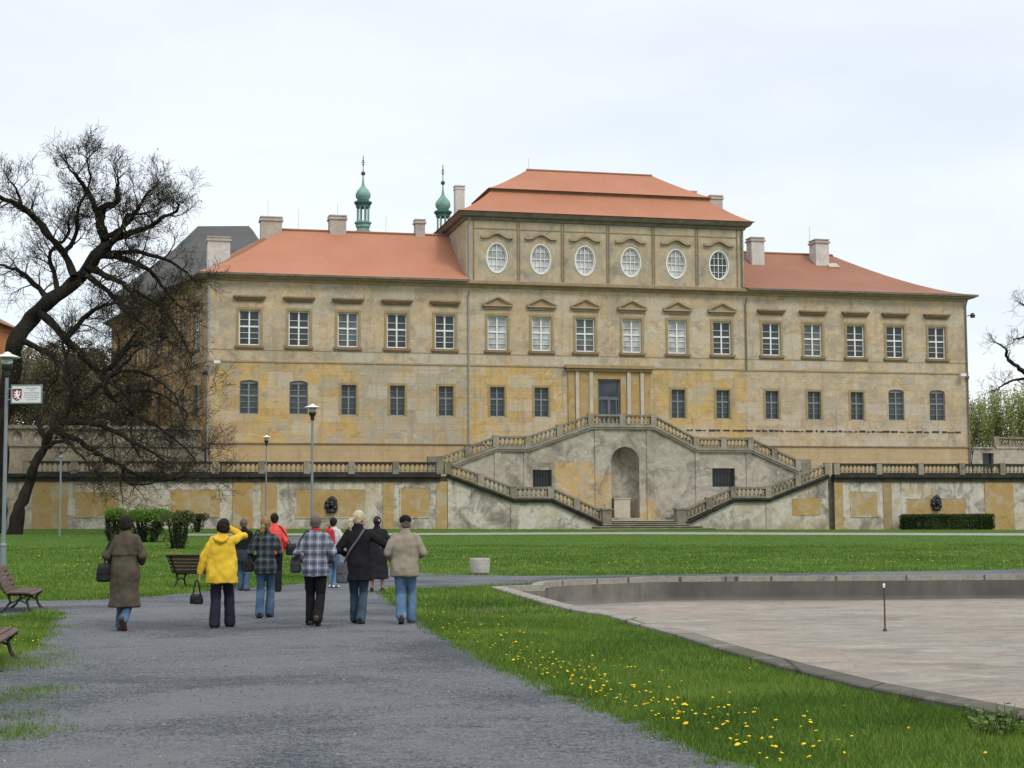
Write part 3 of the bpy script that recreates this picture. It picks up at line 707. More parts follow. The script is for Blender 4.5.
def relief(parent, u):
    bm = new()
    for k in range(9):
        a = 2 * PI * k / 9; r = 0.30
        bmesh.ops.create_icosphere(bm, subdivisions=2, radius=0.15 + 0.04 * (k % 3), matrix=Matrix.Translation((u + r * math.cos(a), YT - 0.10, 2.66 + 1.3 * r * math.sin(a))))
    bmesh.ops.create_icosphere(bm, subdivisions=2, radius=0.28, matrix=Matrix.Translation((u, YT - 0.16, 2.7)))
    for s in (-1, 1): bmesh.ops.create_icosphere(bm, subdivisions=1, radius=0.09, matrix=Matrix.Translation((u + s * 0.11, YT - 0.40, 2.8)))
    bmesh.ops.create_icosphere(bm, subdivisions=1, radius=0.12, matrix=Matrix.Translation((u, YT - 0.42, 2.6)))
    lathe(bm, [(0.25, 2.05), (0.42, 2.15), (0.3, 2.3)], 10, (u, YT, 0))
    o = obj('mask_relief', bm, M['black'], parent, smooth=True)
relief(tl, -23.36)
tr = fthing('terrace_wall', 'stained terrace wall with black water streaks behind the low clipped hedge', 'terrace wall')
bm = new(); box(bm, 15.75, 60, YT, YT + 0.5, -0.5, 4.298); obj('wall', bm, M['terrace'], tr)
bm = new(); terrace_cornice(bm, 15.40, 60); obj('cornice', bm, M['blackstone'], tr)
for a, b, mt in ((15.40, 16.1, 'ochre'), (19.5, 20.2, 'surround'), (28.2, 30.7, 'ochre'), (35, 36, 'ochre')):
    bm = new(); box(bm, a, b, YT - 0.06, YT + 0.03, 0.2, 4.297); obj('pilaster', bm, M[mt], tr)
for a, b, c, d in ((16.8, 18.95, 1.62, 3.5), (21.5, 26.45, 1.45, 2.95)):
    bm = new(); box(bm, a, b, YT - 0.03, YT + 0.02, c, d); obj('panel', bm, M['ochre'], tr)
    bm = new(); w = 0.07
    box(bm, a - w, a, YT - 0.05, YT + 0.02, c - w, d + w); box(bm, b, b + w, YT - 0.05, YT + 0.02, c - w, d + w); box(bm, a, b, YT - 0.05, YT + 0.02, c - w, c); box(bm, a, b, YT - 0.05, YT + 0.02, d, d + w)
    obj('panel_border', bm, M['terrace'], tr)
balustrade(tr, [(15.6, 4.84), (40.4, 4.84)], YT, bay=3.6, sp=0.31, railm='blackstone')
relief(tr, 23.97)
# the fill behind the walls
bm = new()
def solid(bm, poly, z0, z1):
    a = [bm.verts.new((x, y, z0)) for x, y in poly]; b = [bm.verts.new((x, y, z1)) for x, y in poly]
    bm.faces.new(a[::-1]); bm.faces.new(b)
    for i in range(len(poly)): bm.faces.new((a[i], a[(i + 1) % len(poly)], b[(i + 1) % len(poly)], b[i]))
solid(bm, [(-60, YT + 0.5), (-15.1, YT + 0.5), (-15.1, -0.02), (-31.7, -0.02), (-60, -0.02)], -0.5, 4.70)
solid(bm, [(60, YT + 0.5), (60, 60), (31.9, 60), (31.9, -0.02), (15.1, -0.02), (15.1, YT + 0.5)], -0.5, 4.70)
bm = fix(bm); o = obj('terrace_ground', bm, None, kind='structure'); o.matrix_world = FRAME
gravel_m = simple('terrace_gravel', (0.22, 0.20, 0.165), 0.95, 0.1, 0.3, 3.0, bump=0.3); o.data.materials.append(gravel_m)

# ---- double stair
st = fthing('double_staircase', 'grey double staircase with balustrades and an arched niche below the palace door', 'staircase')
YU = -4.0
prof = [(-15.3, 5.25), (-14.6, 5.40), (-10.3, 7.0), (-7.75, 7.0), (-2.75, 8.75), (2.35, 8.75), (5.85, 7.0), (10.4, 7.0), (14.4, 5.30), (15.5, 5.25)]
def ztop(u):
    for (a, za), (b, zb) in zip(prof, prof[1:]):
        if a <= u <= b: return za + (zb - za) * (u - a) / (b - a)
    return 5.2
# front wall with niche and grated windows: vertical slices so that the top follows the slope
bm = new()
AR = arch_pts(0.0, 2.28, 1.60, 7.10, 1.14, 15)
HOLES = [(-1.14, 1.14, 1.60, None), (-7.40, -5.90, 4.0, 5.30), (7.15, 9.05, 4.0, 5.45)]
def arch_z(x): return 5.96 + math.sqrt(max(0.0, 1.14 ** 2 - x * x))
us = sorted({round(p[0], 4) for p in prof} | {round(x, 4) for h in HOLES for x in h[:2]} | {round(p[0], 4) for p in AR})
def quad(x0, a0, b0, x1, a1, b1):
    if max(b0 - a0, b1 - a1) < 1e-4: return
    face(bm, [bm.verts.new(v) for v in ((x0, YU, a0), (x1, YU, a1), (x1, YU, b1), (x0, YU, b0))])
for xa, xb in zip(us, us[1:]):
    h = next((q for q in HOLES if q[0] - 1e-4 <= xa and xb <= q[1] + 1e-4), None)
    if h is None: quad(xa, 0, ztop(xa), xb, 0, ztop(xb)); continue
    ta, tb = (arch_z(xa), arch_z(xb)) if h[3] is None else (h[3], h[3])
    quad(xa, 0, h[2], xb, 0, h[2]); quad(xa, ta, ztop(xa), xb, tb, ztop(xb))
for hp_ in (AR, rect_pts(-6.65, 1.5, 4.0, 5.30), rect_pts(8.1, 1.9, 4.0, 5.45)):
    for p, q in zip(hp_, hp_[1:] + hp_[:1]): face(bm, [bm.verts.new(v) for v in ((p[0], YU, p[1]), (q[0], YU, q[1]), (q[0], YU + 0.5, q[1]), (p[0], YU + 0.5, p[1]))])
# sides and backing
for s, x in ((-1, -15.3), (1, 15.5)):
    q = [bm.verts.new(v) for v in ((x, YU, 0), (x, -0.03, 0), (x, -0.03, 5.25), (x, YU, 5.25))]; bm.faces.new(q)
bmesh.ops.remove_doubles(bm, verts=bm.verts[:], dist=1e-4)
front = obj('front_wall', fix(bm), M['stair'], st)
bm = new(); NR = 1.14; n = 12
pts = [(NR * math.cos(PI * k / n), YU + 0.3 + NR * math.sin(PI * k / n)) for k in range(n + 1)]
lo = [bm.verts.new((x, y, 1.6)) for x, y in pts]; hi = [bm.verts.new((x, y, 5.96)) for x, y in pts]
for k in range(n): bm.faces.new((lo[k], lo[k + 1], hi[k + 1], hi[k]))
prev = hi
for j in range(1, 7):
    t = j / 6 * PI / 2
    cur = [bm.verts.new((x * math.cos(t), YU + 0.3 + (y - YU - 0.3) * math.cos(t), 5.96 + NR * math.sin(t))) for x, y in pts]
    for k in range(n): face(bm, (prev[k], prev[k + 1], cur[k + 1], cur[k]))
    prev = cur
obj('niche', bm, M['stair'], st, smooth=True)
bm = new(); box(bm, -0.86, 0.42, YU + 0.15, YU + 0.9, 1.605, 3.05); box(bm, -0.92, 0.48, YU + 0.10, YU + 0.95, 3.052, 3.14); obj('pedestal', bm, M['palestrip'], st)
for c, w, z0, z1 in ((-6.65, 1.5, 4.0, 5.3), (8.1, 1.9, 4.0, 5.45)):
    bm = new(); box(bm, c - w / 2 + .01, c + w / 2 - .01, YU + 0.42, YU + 0.46, z0 + .01, z1 - .01); g = obj('cellar_window', bm, M['doorglass'], st)
    bm = new()
    for k in range(7): x = c - w / 2 + w * (k + .5) / 7; box(bm, x - 0.03, x + 0.03, YU + 0.1, YU + 0.15, z0, z1)
    for k in range(3): z = z0 + (z1 - z0) * (k + .5) / 3; box(bm, c - w / 2, c + w / 2, YU + 0.152, YU + 0.18, z - 0.03, z + 0.03)
    obj('grating', bm, M['black'], g)
# centre projection, landings' edges and string mouldings
for a, b, c, d in ((-2.45, -1.75, 1.4, 8.62), (1.75, 2.15, 1.4, 8.62), (-10.4, -9.9, 2, 6.9), (-8.1, -7.7, 2, 6.9), (5.75, 6.1, 2, 6.9), (10.0, 10.45, 2, 6.9)):
    bm = new(); box(bm, a, b, YU - 0.08, YU + 0.02, c, d); obj('pilaster', bm, M['stair'], st)
bm = new()
for (a, za), (b, zb) in zip(prof[1:-1], prof[2:-1]):
    slope_bar(bm, a, za, b, zb, YU + 0.12, 0.62, -0.30, -0.14); slope_bar(bm, a, za, b, zb, YU + 0.12, 0.78, -0.138, 0.0)
obj('string_moulding', fix(bm), M['greystone'], st)
# upper flights: solid steps
def flight(bm, x0, z0, x1, z1, y0, y1, rise=0.165, zb=0.0):
    n = max(1, round(abs(z1 - z0) / rise)); poly = []
    for k in range(n):
        xa = x0 + (x1 - x0) * k / n; zz = z0 + (z1 - z0) * (k + 1) / n; poly += [(xa, zz - (z1 - z0) / n), (xa, zz)]
    poly += [(x1, z1), (x1, zb), (x0, zb)]
    prism(bm, poly, y0, y1)
bm = new()
for s in (-1, 1):
    flight(bm, s * 14.6, 4.7, s * 10.2, 6.85, YU + 0.5, -0.2); flight(bm, s * 7.8, 6.85, s * 2.7, 8.55, YU + 0.5, -0.2)
    box(bm, min(s * 10.2, s * 7.8), max(s * 10.2, s * 7.8), YU + 0.5, -0.2, 0, 6.85)
box(bm, -2.7, -1.2, YU + 0.5, -0.2, 0, 8.55); box(bm, 1.2, 2.7, YU + 0.5, -0.2, 0, 8.55); box(bm, -1.2, 1.2, YU + 1.6, -0.2, 0, 8.548); box(bm, -1.2, 1.2, YU + 0.5, YU + 1.6, 7.3, 8.55)
obj('upper_steps', fix(bm), M['greystone'], st)
balustrade(st, [(-14.6, 5.40), (-10.3, 7.0), (-7.75, 7.0), (-2.75, 8.75), (2.35, 8.75), (5.85, 7.0), (10.4, 7.0), (14.4, 5.30)], YU + 0.10, bay=2.4, sp=0.30)
for a, b, c in ((-15.55, -14.85, 6.3), (14.65, 15.5, 6.15)):
    bm = new(); box(bm, a, b, YU - 0.1, YU + 0.45, 4.7, c); obj('end_pier', bm, M['rail'], st)
# lower flights and their outer parapet
lowprof = [(-15.5, 4.84), (-14.9, 4.84), (-10.0, 3.05), (-7.15, 3.05), (-3.25, 1.30)]
bm = new()
for s in (-1, 1):
    lm = new()
    P_ = [(s * a, b) for a, b in lowprof]
    poly = P_[1:] + [(-s * 2.5, 1.25), (-s * 2.5, 0.0), (-s * 14.9, 0.0)]
    prism(bm, [(x, z - 0.002) for x, z in poly], YT, YT + 0.5)
    for (a, za), (b, zb) in zip(P_[1:], P_[2:]):
        slope_bar(lm, a, za, b, zb, YT + 0.15, 0.75, -0.30, -0.15); slope_bar(lm, a, za, b, zb, YT + 0.15, 0.9, -0.148, 0.0)
    obj('string_moulding', fix(lm), M['blackstone'], st)
obj('lower_wall', fix(bm), M['terrace'], st)
balustrade(st, [(-14.9, 4.84), (-10.0, 3.05), (-7.15, 3.05), (-3.2, 1.30)], YT + 0.15, bay=2.5, sp=0.30)
balustrade(st, [(3.2, 1.35), (7.15, 3.05), (10.0, 3.05), (14.9, 4.84)], YT + 0.15, bay=2.5, sp=0.30)
for s in (-1, 1):
    bm = new(); box(bm, s * 2.9 - 0.36, s * 2.9 + 0.36, YT - 0.22, YT + 0.5, 0.3, 2.18); box(bm, s * 2.9 - 0.43, s * 2.9 + 0.43, YT - 0.29, YT + 0.57, 2.182, 2.32); obj('end_pier', bm, M['rail'], st)
for a, b in ((9.75, 10.2), (-10.2, -9.75)):
    bm = new(); box(bm, a, b, YT - 0.08, YT + 0.02, 0.3, 2.9); obj('pilaster', bm, M['stair'], st)
for a, b in ((4.6, 0), ):
    bm = new(); box(bm, 11.9, 14.2, YT - 0.03, YT + 0.02, 1.72, 3.0); obj('panel', bm, M['ochre'], st)

bm = new()
for s in (-1, 1):
    flight(bm, s * 3.3, 1.45, s * 7.1, 2.95, YT + 0.5, YU - 0.02); flight(bm, s * 10.0, 2.95, s * 15.1, 4.7, YT + 0.5, YU - 0.02)
    box(bm, min(s * 10.0, s * 7.1), max(s * 10.0, s * 7.1), YT + 0.5, YU - 0.02, 0, 2.95)
box(bm, -3.3, 3.3, YT + 0.55, YU - 0.02, 0, 1.45)
obj('lower_steps', fix(bm), M['greystone'], st)
moss = mat_stone('mossy_riser_stone', (0.05, 0.055, 0.035), (0.13, 0.13, 0.09))
for k in range(5):
    z = 1.45 - 0.15 * (k + 1) + 0.13; y1 = YT + 0.55 - 0.42 * k - 0.003; wd = 2.45 if k < 2 else 2.45 + 0.9 * (k - 1)
    bm = new(); box(bm, -wd, wd, y1 - 0.38, y1, 0.0, z - 0.06); sp_ = obj('step', bm, moss, st)
    bm = new(); box(bm, -wd - .03, wd + .03, y1 - 0.44, y1 - 0.0, z - 0.058, z); obj('tread', bm, M['palestrip'] if k == 0 else M['greystone'], sp_)

# ---- garden wall and upper ground at the left
gw = fthing('garden_wall', 'old ochre garden wall with arched parapet openings behind the bare trees', 'garden wall')
bm = new(); wall_with_holes(bm, -62, -32.2, 4.5, 8.35, [arch_pts(-33.4 - 1.5 * k, 0.7, 7.45, 8.15, 0.32) for k in range(18)], -0.55, 0.3)
for z in (): pass
obj('wall', fix(bm), M['niche'], gw)
bm = new(); box(bm, -62, -32.1, -0.75, 0.1, 8.352, 8.60); box(bm, -62, -32.2, -0.68, -0.5, 7.05, 7.2); obj('coping', bm, M['rail'], gw)
bm = new(); box(bm, -62, -32.25, -0.24, -0.02, 4.5, 8.34); obj('backing', bm, M['terrace'], gw)
bm = new(); solid(bm, [(-62, -0.0), (-31.9, 0.0), (-38.6, 30), (-45, 60), (-90, 60), (-90, 0.0)], 0, 6.9)
o = obj('upper_ground', fix(bm), gravel_m, kind='structure'); o.matrix_world = FRAME

# ---- small garden pavilion wall at the far right
pv = fthing('terrace_pavilion', 'small grey terrace wall with a dark doorway beyond the palace corner', 'wall')
bm = new(); wall_with_holes(bm, 33.3, 60, 4.6, 7.4, [rect_pts(34.65, 1.05, 4.7, 7.0)], 2.0, 0.4); box(bm, 35.4, 60, 1.9, 2.4, 7.402, 7.55); box(bm, 33.2, 35.2, 1.85, 2.4, 7.402, 7.5)
obj('wall', fix(bm), M['stair'], pv)
bm = new(); box(bm, 34.1, 35.2, 2.41, 2.46, 4.7, 7.0); obj('doorway', bm, M['doorglass'], pv)
balustrade(pv, [(35.5, 7.55), (45.5, 7.55)], 2.15, bay=3.4, sp=0.30)

# ---- buildings behind
def mansard():
    t = thing('slate_roofed_building', 'tall building under a dark slate mansard roof behind the palace corner', 'building', (-31.6, 165, 0))
    hw = 9.9; d = 10
    bm = new(); box(bm, -hw + 0.6, hw - 0.6, 0.6, 2 * d - 0.6, 0, 25.0); w = obj('wall', bm, mat_ochre('pinkish_wall_plaster'), t)
    bm = new()
    rows = [(hw, 0, 24.9), (4.9, 5.0, 30.4), (4.8, 5.2, 30.5), (2.8, 8.6, 33.75)]
    R = [[bm.verts.new(p) for p in ((-a, b, z), (a, b, z), (a, 2 * d - b, z), (-a, 2 * d - b, z))] for a, b, z in rows]
    for a, b in zip(R, R[1:]):
        for i in range(4): bm.faces.new((a[i], a[(i + 1) % 4], b[(i + 1) % 4], b[i]))
    bm.faces.new(R[-1]); bm.faces.new(R[0][::-1])
    rf = obj('roof', fix(bm), M['slate'], t)
    bm = new(); box(bm, -5.0, 5.0, 4.85, 5.1, 30.22, 30.42); obj('roof_band', bm, M['gutter'], rf)
    bm = new(); box(bm, -hw + 0.3, hw - 0.3, 0.25, 2 * d - 0.25, 24.5, 24.88); obj('eaves', bm, M['gutter'], t)
    for k in range(5):
        bm = new(); x = -8 + 4 * k; box(bm, x - 0.7, x + 0.7, 0.5, 0.58, 18.5, 21.3); f = obj('window', bm, M['white'], t)
        bm = new(); box(bm, x - 0.55, x + 0.55, 0.47, 0.495, 18.65, 21.15); obj('pane', bm, M['glass'], f)
mansard()
def house():
    t = thing('red_roofed_house', 'orange walled house with a red roof far behind the bare tree', 'house', (-57.3, 150, 0))
    bm = new(); box(bm, -8, 8, 0, 9, 0, 20.5); w = obj('wall', bm, simple('orange_house_plaster', (0.42, 0.20, 0.085), 0.9, 0.1, 0.25, 0.6), t)
    obj('roof', hip_roof(new(), -8.6, 8.6, -0.6, 9.6, 20.45, 2.6, 4.6, 4.6, 4.6, 4.6, 1.0, 3), M['oldtiles'], t)
    for k in range(4):
        bm = new(); x = -6 + 4 * k; box(bm, x - 0.5, x + 0.5, -0.06, 0.02, 16.8, 18.6); f = obj('window', bm, M['white'], t)
        bm = new(); box(bm, x - 0.4, x + 0.4, -0.09, -0.062, 16.9, 18.5); obj('pane', bm, M['glass'], f)
house()
# church with two copper turrets
ch = thing('church', 'church with two green copper onion turrets rising behind the palace roof', 'church', (-11.3, 160, 0))
bm = new(); box(bm, -12, 12, 0, 12, 0, 20); obj('wall', bm, M['ochre'], ch)
obj('roof', hip_roof(new(), -12.4, 12.4, -0.4, 12.4, 19.9, 7.6, 5.5, 5.5, 6.0, 6.0, 1.0, 3), M['slate'], ch)
def turret(x, y, zb):
    bm = new(); s = 0.97
    lathe(bm, [(0.70, 22), (0.70, zb - 0.2), (0.75, zb - 0.1), (0.75, zb + 0.35), (0.64, zb + 0.4), (0.64, zb + 0.62), (0.76, zb + 0.67), (0.76, zb + 0.95), (0.90, zb + 1.1), (0.90, zb + 1.22), (0.68, zb + 1.3)], 8, (x, y, 0))
    t = obj('turret', bm, M['copper'], ch)
    for k in range(8):
        a = 2 * PI * (k + .5) / 8; bm = new(); lathe(bm, [(0.12, 0), (0.085, 0.2), (0.085, 1.3), (0.13, 1.5)], 6, (x + 0.60 * math.cos(a), y + 0.60 * math.sin(a), zb + 1.3)); obj('column', bm, M['copper'], t)
    bm = new(); lathe(bm, [(0.74, zb + 2.75), (0.76, zb + 3.0), (0.93, zb + 3.2), (0.93, zb + 3.38), (0.66, zb + 3.5)], 8, (x, y, 0)); obj('lantern_cornice', bm, M['copperdark'], t)
    z = zb + 3.5
    bm = new(); lathe(bm, [(0.58, z), (0.60, z + 0.12), (0.74, z + 0.3), (0.80, z + 0.55), (0.76, z + 0.8), (0.62, z + 1.05), (0.42, z + 1.28), (0.24, z + 1.5), (0.15, z + 1.75), (0.09, z + 2.2), (0.06, z + 2.7)], 14, (x, y, 0)); obj('onion_dome', bm, M['copper'], t, smooth=True)
    bm = new()
    bmesh.ops.create_uvsphere(bm, u_segments=12, v_segments=8, radius=0.23, matrix=Matrix.Translation((x, y, z + 2.9)))
    tube(bm, [(x, y, z + 2.7), (x, y, z + 4.8)], 0.045, 5)
    for zz, r in ((3.85, 0.11), (4.25, 0.11)): bmesh.ops.create_uvsphere(bm, u_segments=8, v_segments=6, radius=r, matrix=Matrix.Translation((x, y, z + zz)))
    bar(bm, (x - 0.2, y, z + 4.05), (x + 0.2, y, z + 4.05), 0.05, 0.06)
    obj('finial', bm, M['copperdark'], t)
tl0 = at(363, 233, 165); turret(tl0.x + 11.3, 5, 31.25)
tr0 = at(443, 236, 165); turret(tr0.x + 11.3, 5, 30.2)
# ================================================================== ground, paths, basin
def pip(px, py, poly):
    """points in polygon, vectorised"""
    inside = np.zeros(len(px), bool); n = len(poly)
    for i in range(n):
        x0, y0 = poly[i]; x1, y1 = poly[(i + 1) % n]
        c = ((y0 > py) != (y1 > py)) & (px < (x1 - x0) * (py - y0) / ((y1 - y0) or 1e-9) + x0); inside ^= c
    return inside
def resample(poly, step, amp=0.0, scale=1.0, seed=0):
    out_ = []
    n = len(poly)
    for i in range(n):
        a, b = Vector(poly[i]), Vector(poly[(i + 1) % n]); L = (b - a).length; k = max(1, int(L / step))
        nn = Vector((-(b - a).y, (b - a).x)); nn = nn.normalized() if L > 1e-6 else nn
        for j in range(k):
            p = a.lerp(b, j / k)
            if amp: p = p + nn * amp * noise.noise(Vector((p.x * scale, p.y * scale, seed)))
            out_.append((p.x, p.y))
    return out_
def G(px, py): p = gp(px, py); return (p.x, p.y)
wp = lambda u, y: (lambda p: (p.x, p.y))(fw(u, y, 0))
PATH = [G(980, 880), G(745, 768), G(640, 722), G(560, 693), G(500, 665), G(440, 635), G(410, 615), G(390, 601), G(378, 592), G(392, 588.5), G(430, 588.5), G(500, 585.5), G(545, 583), (1.0, 41.2), (2.0, 42.0), (3.4, 43.0), (13.5, 43.2), (48, 43.4), (48, 49.2), (20, 48.6), G(700, 574.6), G(520, 576), G(430, 574.5), G(398, 571), G(380, 561), G(362, 548), G(345, 537), G(286, 537), G(288, 556), G(318, 561), G(342, 566), G(350, 575), G(346, 581), G(300, 584), G(262, 587.5), G(205, 591.5), G(150, 597), G(100, 600), G(50, 601), G(0, 600), (-16, 33.6), (-16, 29.5), G(-60, 618), G(0, 617), G(40, 611), G(62, 614), G(48, 623), G(42, 634), G(38, 645), G(18, 656), G(-20, 662), (-9, 17), (-9, 4), (2.5, 4)]
PATHR = resample(PATH, 0.35, 0.16, 1.7, 3)
BAS = [(-0.50, 36.9), (0.42, 37.65), (0.45, 38.75), (0.65, 39.65), (1.15, 40.4), (1.8, 41.0), (3.0, 41.8), (3.4, 42.4), (13.5, 42.6), (44, 42.8), (44, 5), (6.0, 5), (5.1, 8.5), (4.35, 11.2), (3.81, 13.1), (3.21, 15.0), (2.81, 17.05), (2.42, 19.6), (2.15, 21.9), (1.87, 23.5), (1.5, 26.1), (1.25, 26.75), (0.92, 28.0), (0.57, 29.95), (-0.26, 35.2)]
def inset(poly, d):
    n = len(poly); o_ = []
    for i in range(n):
        a, p, b = Vector(poly[i - 1]), Vector(poly[i]), Vector(poly[(i + 1) % n])
        d0, d1 = (p - a).normalized(), (b - p).normalized(); n0, n1 = Vector((d0.y, -d0.x)), Vector((d1.y, -d1.x))
        m = (n0 + n1).normalized(); s = d / max(0.45, m.dot(n0)); o_.append((p.x + m.x * s, p.y + m.y * s))
    return o_
def sheet(poly, holes=(), step=2.5, grid=None, z=0.0):
    vs = [Vector(p) for p in poly]; ed = [(i, (i + 1) % len(poly)) for i in range(len(poly))]
    for h in holes:
        b = len(vs); vs += [Vector(p) for p in h]; ed += [(b + i, b + (i + 1) % len(h)) for i in range(len(h))]
    if grid is not None:
        g = np.array(grid); k = pip(g[:, 0], g[:, 1], poly)
        for h in holes: k &= ~pip(g[:, 0], g[:, 1], h)
        vs += [Vector(p) for p in g[k]]
    r = delaunay_2d_cdt(vs, ed, [], 0, 1e-4)
    co = r[0]; tris = r[2]
    c = np.array([[(co[t[0]].x + co[t[1]].x + co[t[2]].x) / 3, (co[t[0]].y + co[t[1]].y + co[t[2]].y) / 3] for t in tris])
    k = pip(c[:, 0], c[:, 1], poly)
    for h in holes: k &= ~pip(c[:, 0], c[:, 1], h)
    m = bpy.data.meshes.new('sheet'); m.from_pydata([(p.x, p.y, gz(p.x, p.y) + z) for p in co], [], [t for t, q in zip(tris, k) if q]); m.update(); return m
grid = [(x, y) for y in list(np.arange(5, 45, 4.0)) + list(np.arange(45, 113, 2.4)) + [112, 130, 160, 220, 320, 600, 1200] for x in ([-900, -400, -200, -120, -80] + list(np.arange(-50, 50.1, 4.0)) + [80, 120, 200, 400, 900])]
# lawn
n = N('mown_grass', 0.9, 0.1)
big = n.noise(0.22, 5, 0.6); mid = n.noise(1.6, 6, 0.7); fin = n.noise(26, 5, 0.75); str_ = n.noise(1.0, 5, 0.65, n.mapping((1.2, 4.0, 1)))
col = n.ramp(mid, (0.3, (0.050, 0.105, 0.013)), (0.55, (0.078, 0.150, 0.020)), (0.75, (0.11, 0.180, 0.028)))
col = n.mix(n.rng(big, 0.40, 0.66, 0.0, 0.5), col, (0.060, 0.125, 0.020))
col = n.mix(n.rng(str_, 0.5, 0.75, 0.0, 0.45), col, (0.085, 0.125, 0.036))
col = n.mix(n.rng(fin, 0.35, 0.7, 0.0, 0.6), col, (0.030, 0.066, 0.010)); n.color(col); n.bump(fin, 0.8, 0.05)
M['lawn'] = n.m
lawn = obj('lawn', sheet([(-1500, -40), (1500, -40), (1500, 2500), (-1500, 2500)], [BAS], grid=grid + [(x, -10) for x in (-40, 0, 40)]), M['lawn'], kind='structure', smooth=True)
# gravel path
n = N('blue_grey_gravel', 0.95, 0.15)
big = n.noise(0.28, 6, 0.62, dist=0.6); mid = n.noise(2.2, 6, 0.72); fin = n.noise(45, 4, 0.8)
vo = n.t.nodes.new('ShaderNodeTexVoronoi'); vo.inputs['Scale'].default_value = 95; n.l(n.co, vo.inputs['Vector'])
vo2 = n.t.nodes.new('ShaderNodeTexVoronoi'); vo2.inputs['Scale'].default_value = 38; n.l(n.co, vo2.inputs['Vector'])
sepc = n.t.nodes.new('ShaderNodeSeparateColor'); n.l(vo.outputs['Color'], sepc.inputs[0])
sepd = n.t.nodes.new('ShaderNodeSeparateColor'); n.l(vo2.outputs['Color'], sepd.inputs[0])
col = n.ramp(sepc.outputs[0], (0.0, (0.030, 0.034, 0.041)), (0.55, (0.078, 0.086, 0.098)), (0.9, (0.165, 0.173, 0.185)), (1.0, (0.32, 0.32, 0.32)))
col = n.mix(n.math('MULTIPLY', n.rng(sepd.outputs[0], 0.80, 0.95), 0.5), col, (0.21, 0.215, 0.22))
gr = n.noise(13, 6, 0.85); gr2 = n.noise(4.5, 7, 0.8, n.mapping((0.6, 1.3, 1)), 0.6)
col = n.mix(n.rng(mid, 0.36, 0.66, 0.0, 0.45), col, (0.155, 0.160, 0.165))
col = n.mix(n.rng(gr, 0.50, 0.60, 0.0, 0.8), col, (0.245, 0.25, 0.255)); col = n.mix(n.rng(gr, 0.48, 0.38, 0.0, 0.85), col, (0.032, 0.037, 0.045))
gr3 = n.noise(30, 5, 0.9); col = n.mix(n.rng(gr3, 0.51, 0.58, 0.0, 0.75), col, (0.31, 0.315, 0.32)); col = n.mix(n.rng(gr3, 0.48, 0.41, 0.0, 0.75), col, (0.025, 0.029, 0.036))
col = n.mix(n.rng(gr2, 0.54, 0.62, 0.0, 0.6), col, (0.24, 0.235, 0.22)); col = n.mix(n.rng(gr2, 0.45, 0.37, 0.0, 0.55), col, (0.06, 0.066, 0.076))
col = n.mix(n.rng(big, 0.46, 0.62, 0.0, 0.7), col, (0.21, 0.21, 0.205))
col = n.mix(n.rng(big, 0.48, 0.36, 0.0, 0.6), col, (0.060, 0.066, 0.075))
col = n.mix(1.0, col, (0.84, 0.86, 0.89), 'MULTIPLY')
n.color(col); n.bump(n.math('ADD', vo.outputs['Distance'], n.math('MULTIPLY', mid, 1.2)), 0.8, 0.02)
M['gravel'] = n.m
path = obj('gravel_path', sheet(PATHR, grid=[(x, y) for x, y in [(a, b) for a in np.arange(-16, 48, 1.6) for b in np.arange(4, 112, 2.0)]], z=0.006), M['gravel'], kind='structure', smooth=True)
WPATH = [wp(-60, YT - 1.1), wp(-2.6, YT - 1.1), wp(-2.6, YT - 2.5), wp(2.6, YT - 2.5), wp(2.6, YT - 1.1), wp(60, YT - 1.1), wp(60, YT - 4.3), wp(-60, YT - 4.3)]
WPATH = [G(170, 533.9), G(400, 533.2), G(640, 532.3), G(1040, 533.4), G(1040, 535.8), G(640, 534.4), G(400, 535.2), G(170, 535.9)]
obj('wall_path', sheet(resample(WPATH, 1.5, 0.25, 0.4, 5), grid=[(a, b) for a in np.arange(-40, 40, 2.0) for b in np.arange(70, 112, 1.2)], z=0.012), simple('pale_path_gravel', (0.25, 0.245, 0.215), 0.95, 0.1, 0.25, 1.5), kind='structure')
# basin
bs = thing('fountain_basin', 'wide empty stone fountain basin with low coping sunk in the lawn', 'basin', (0, 0, 0))
BIN = inset(BAS, 0.28); BINL = inset(BAS, 0.32)
def band(bm, A, za, B, zb):
    a = [bm.verts.new((*p, za)) for p in A]; b = [bm.verts.new((*p, zb)) for p in B]; n_ = len(A)
    for i in range(n_): bm.faces.new((a[i], a[(i + 1) % n_], b[(i + 1) % n_], b[i]))
cz = 0.075
bm = new(); band(bm, BAS, -0.15, BAS, cz - 0.015); band(bm, BAS, cz - 0.015, inset(BAS, 0.02), cz); band(bm, inset(BAS, 0.02), cz, BIN, cz + 0.004); band(bm, BIN, cz + 0.004, BIN, cz - 0.12); band(bm, BIN, cz - 0.12, BINL, cz - 0.125)
bmesh.ops.remove_doubles(bm, verts=bm.verts[:], dist=1e-4)
n = N('worn_coping_stone', 0.95, 0.1); mid = n.noise(1.3, 6, 0.7); fin = n.noise(14, 5, 0.75)
br = n.t.nodes.new('ShaderNodeTexVoronoi'); br.feature = 'DISTANCE_TO_EDGE'; br.inputs['Scale'].default_value = 0.55; n.l(n.mapping((1, 1, 0.0)), br.inputs['Vector'])
col = n.ramp(mid, (0.3, (0.14, 0.13, 0.11)), (0.5, (0.29, 0.272, 0.235)), (0.7, (0.19, 0.175, 0.145)))
yy = n.xyz()[1]; col = n.mix(n.math('MULTIPLY', n.rng(yy, 24.0, 19.0), n.rng(n.noise(1.1, 6, 0.7), 0.30, 0.48, 0.35, 0.9)), col, (0.075, 0.07, 0.056))
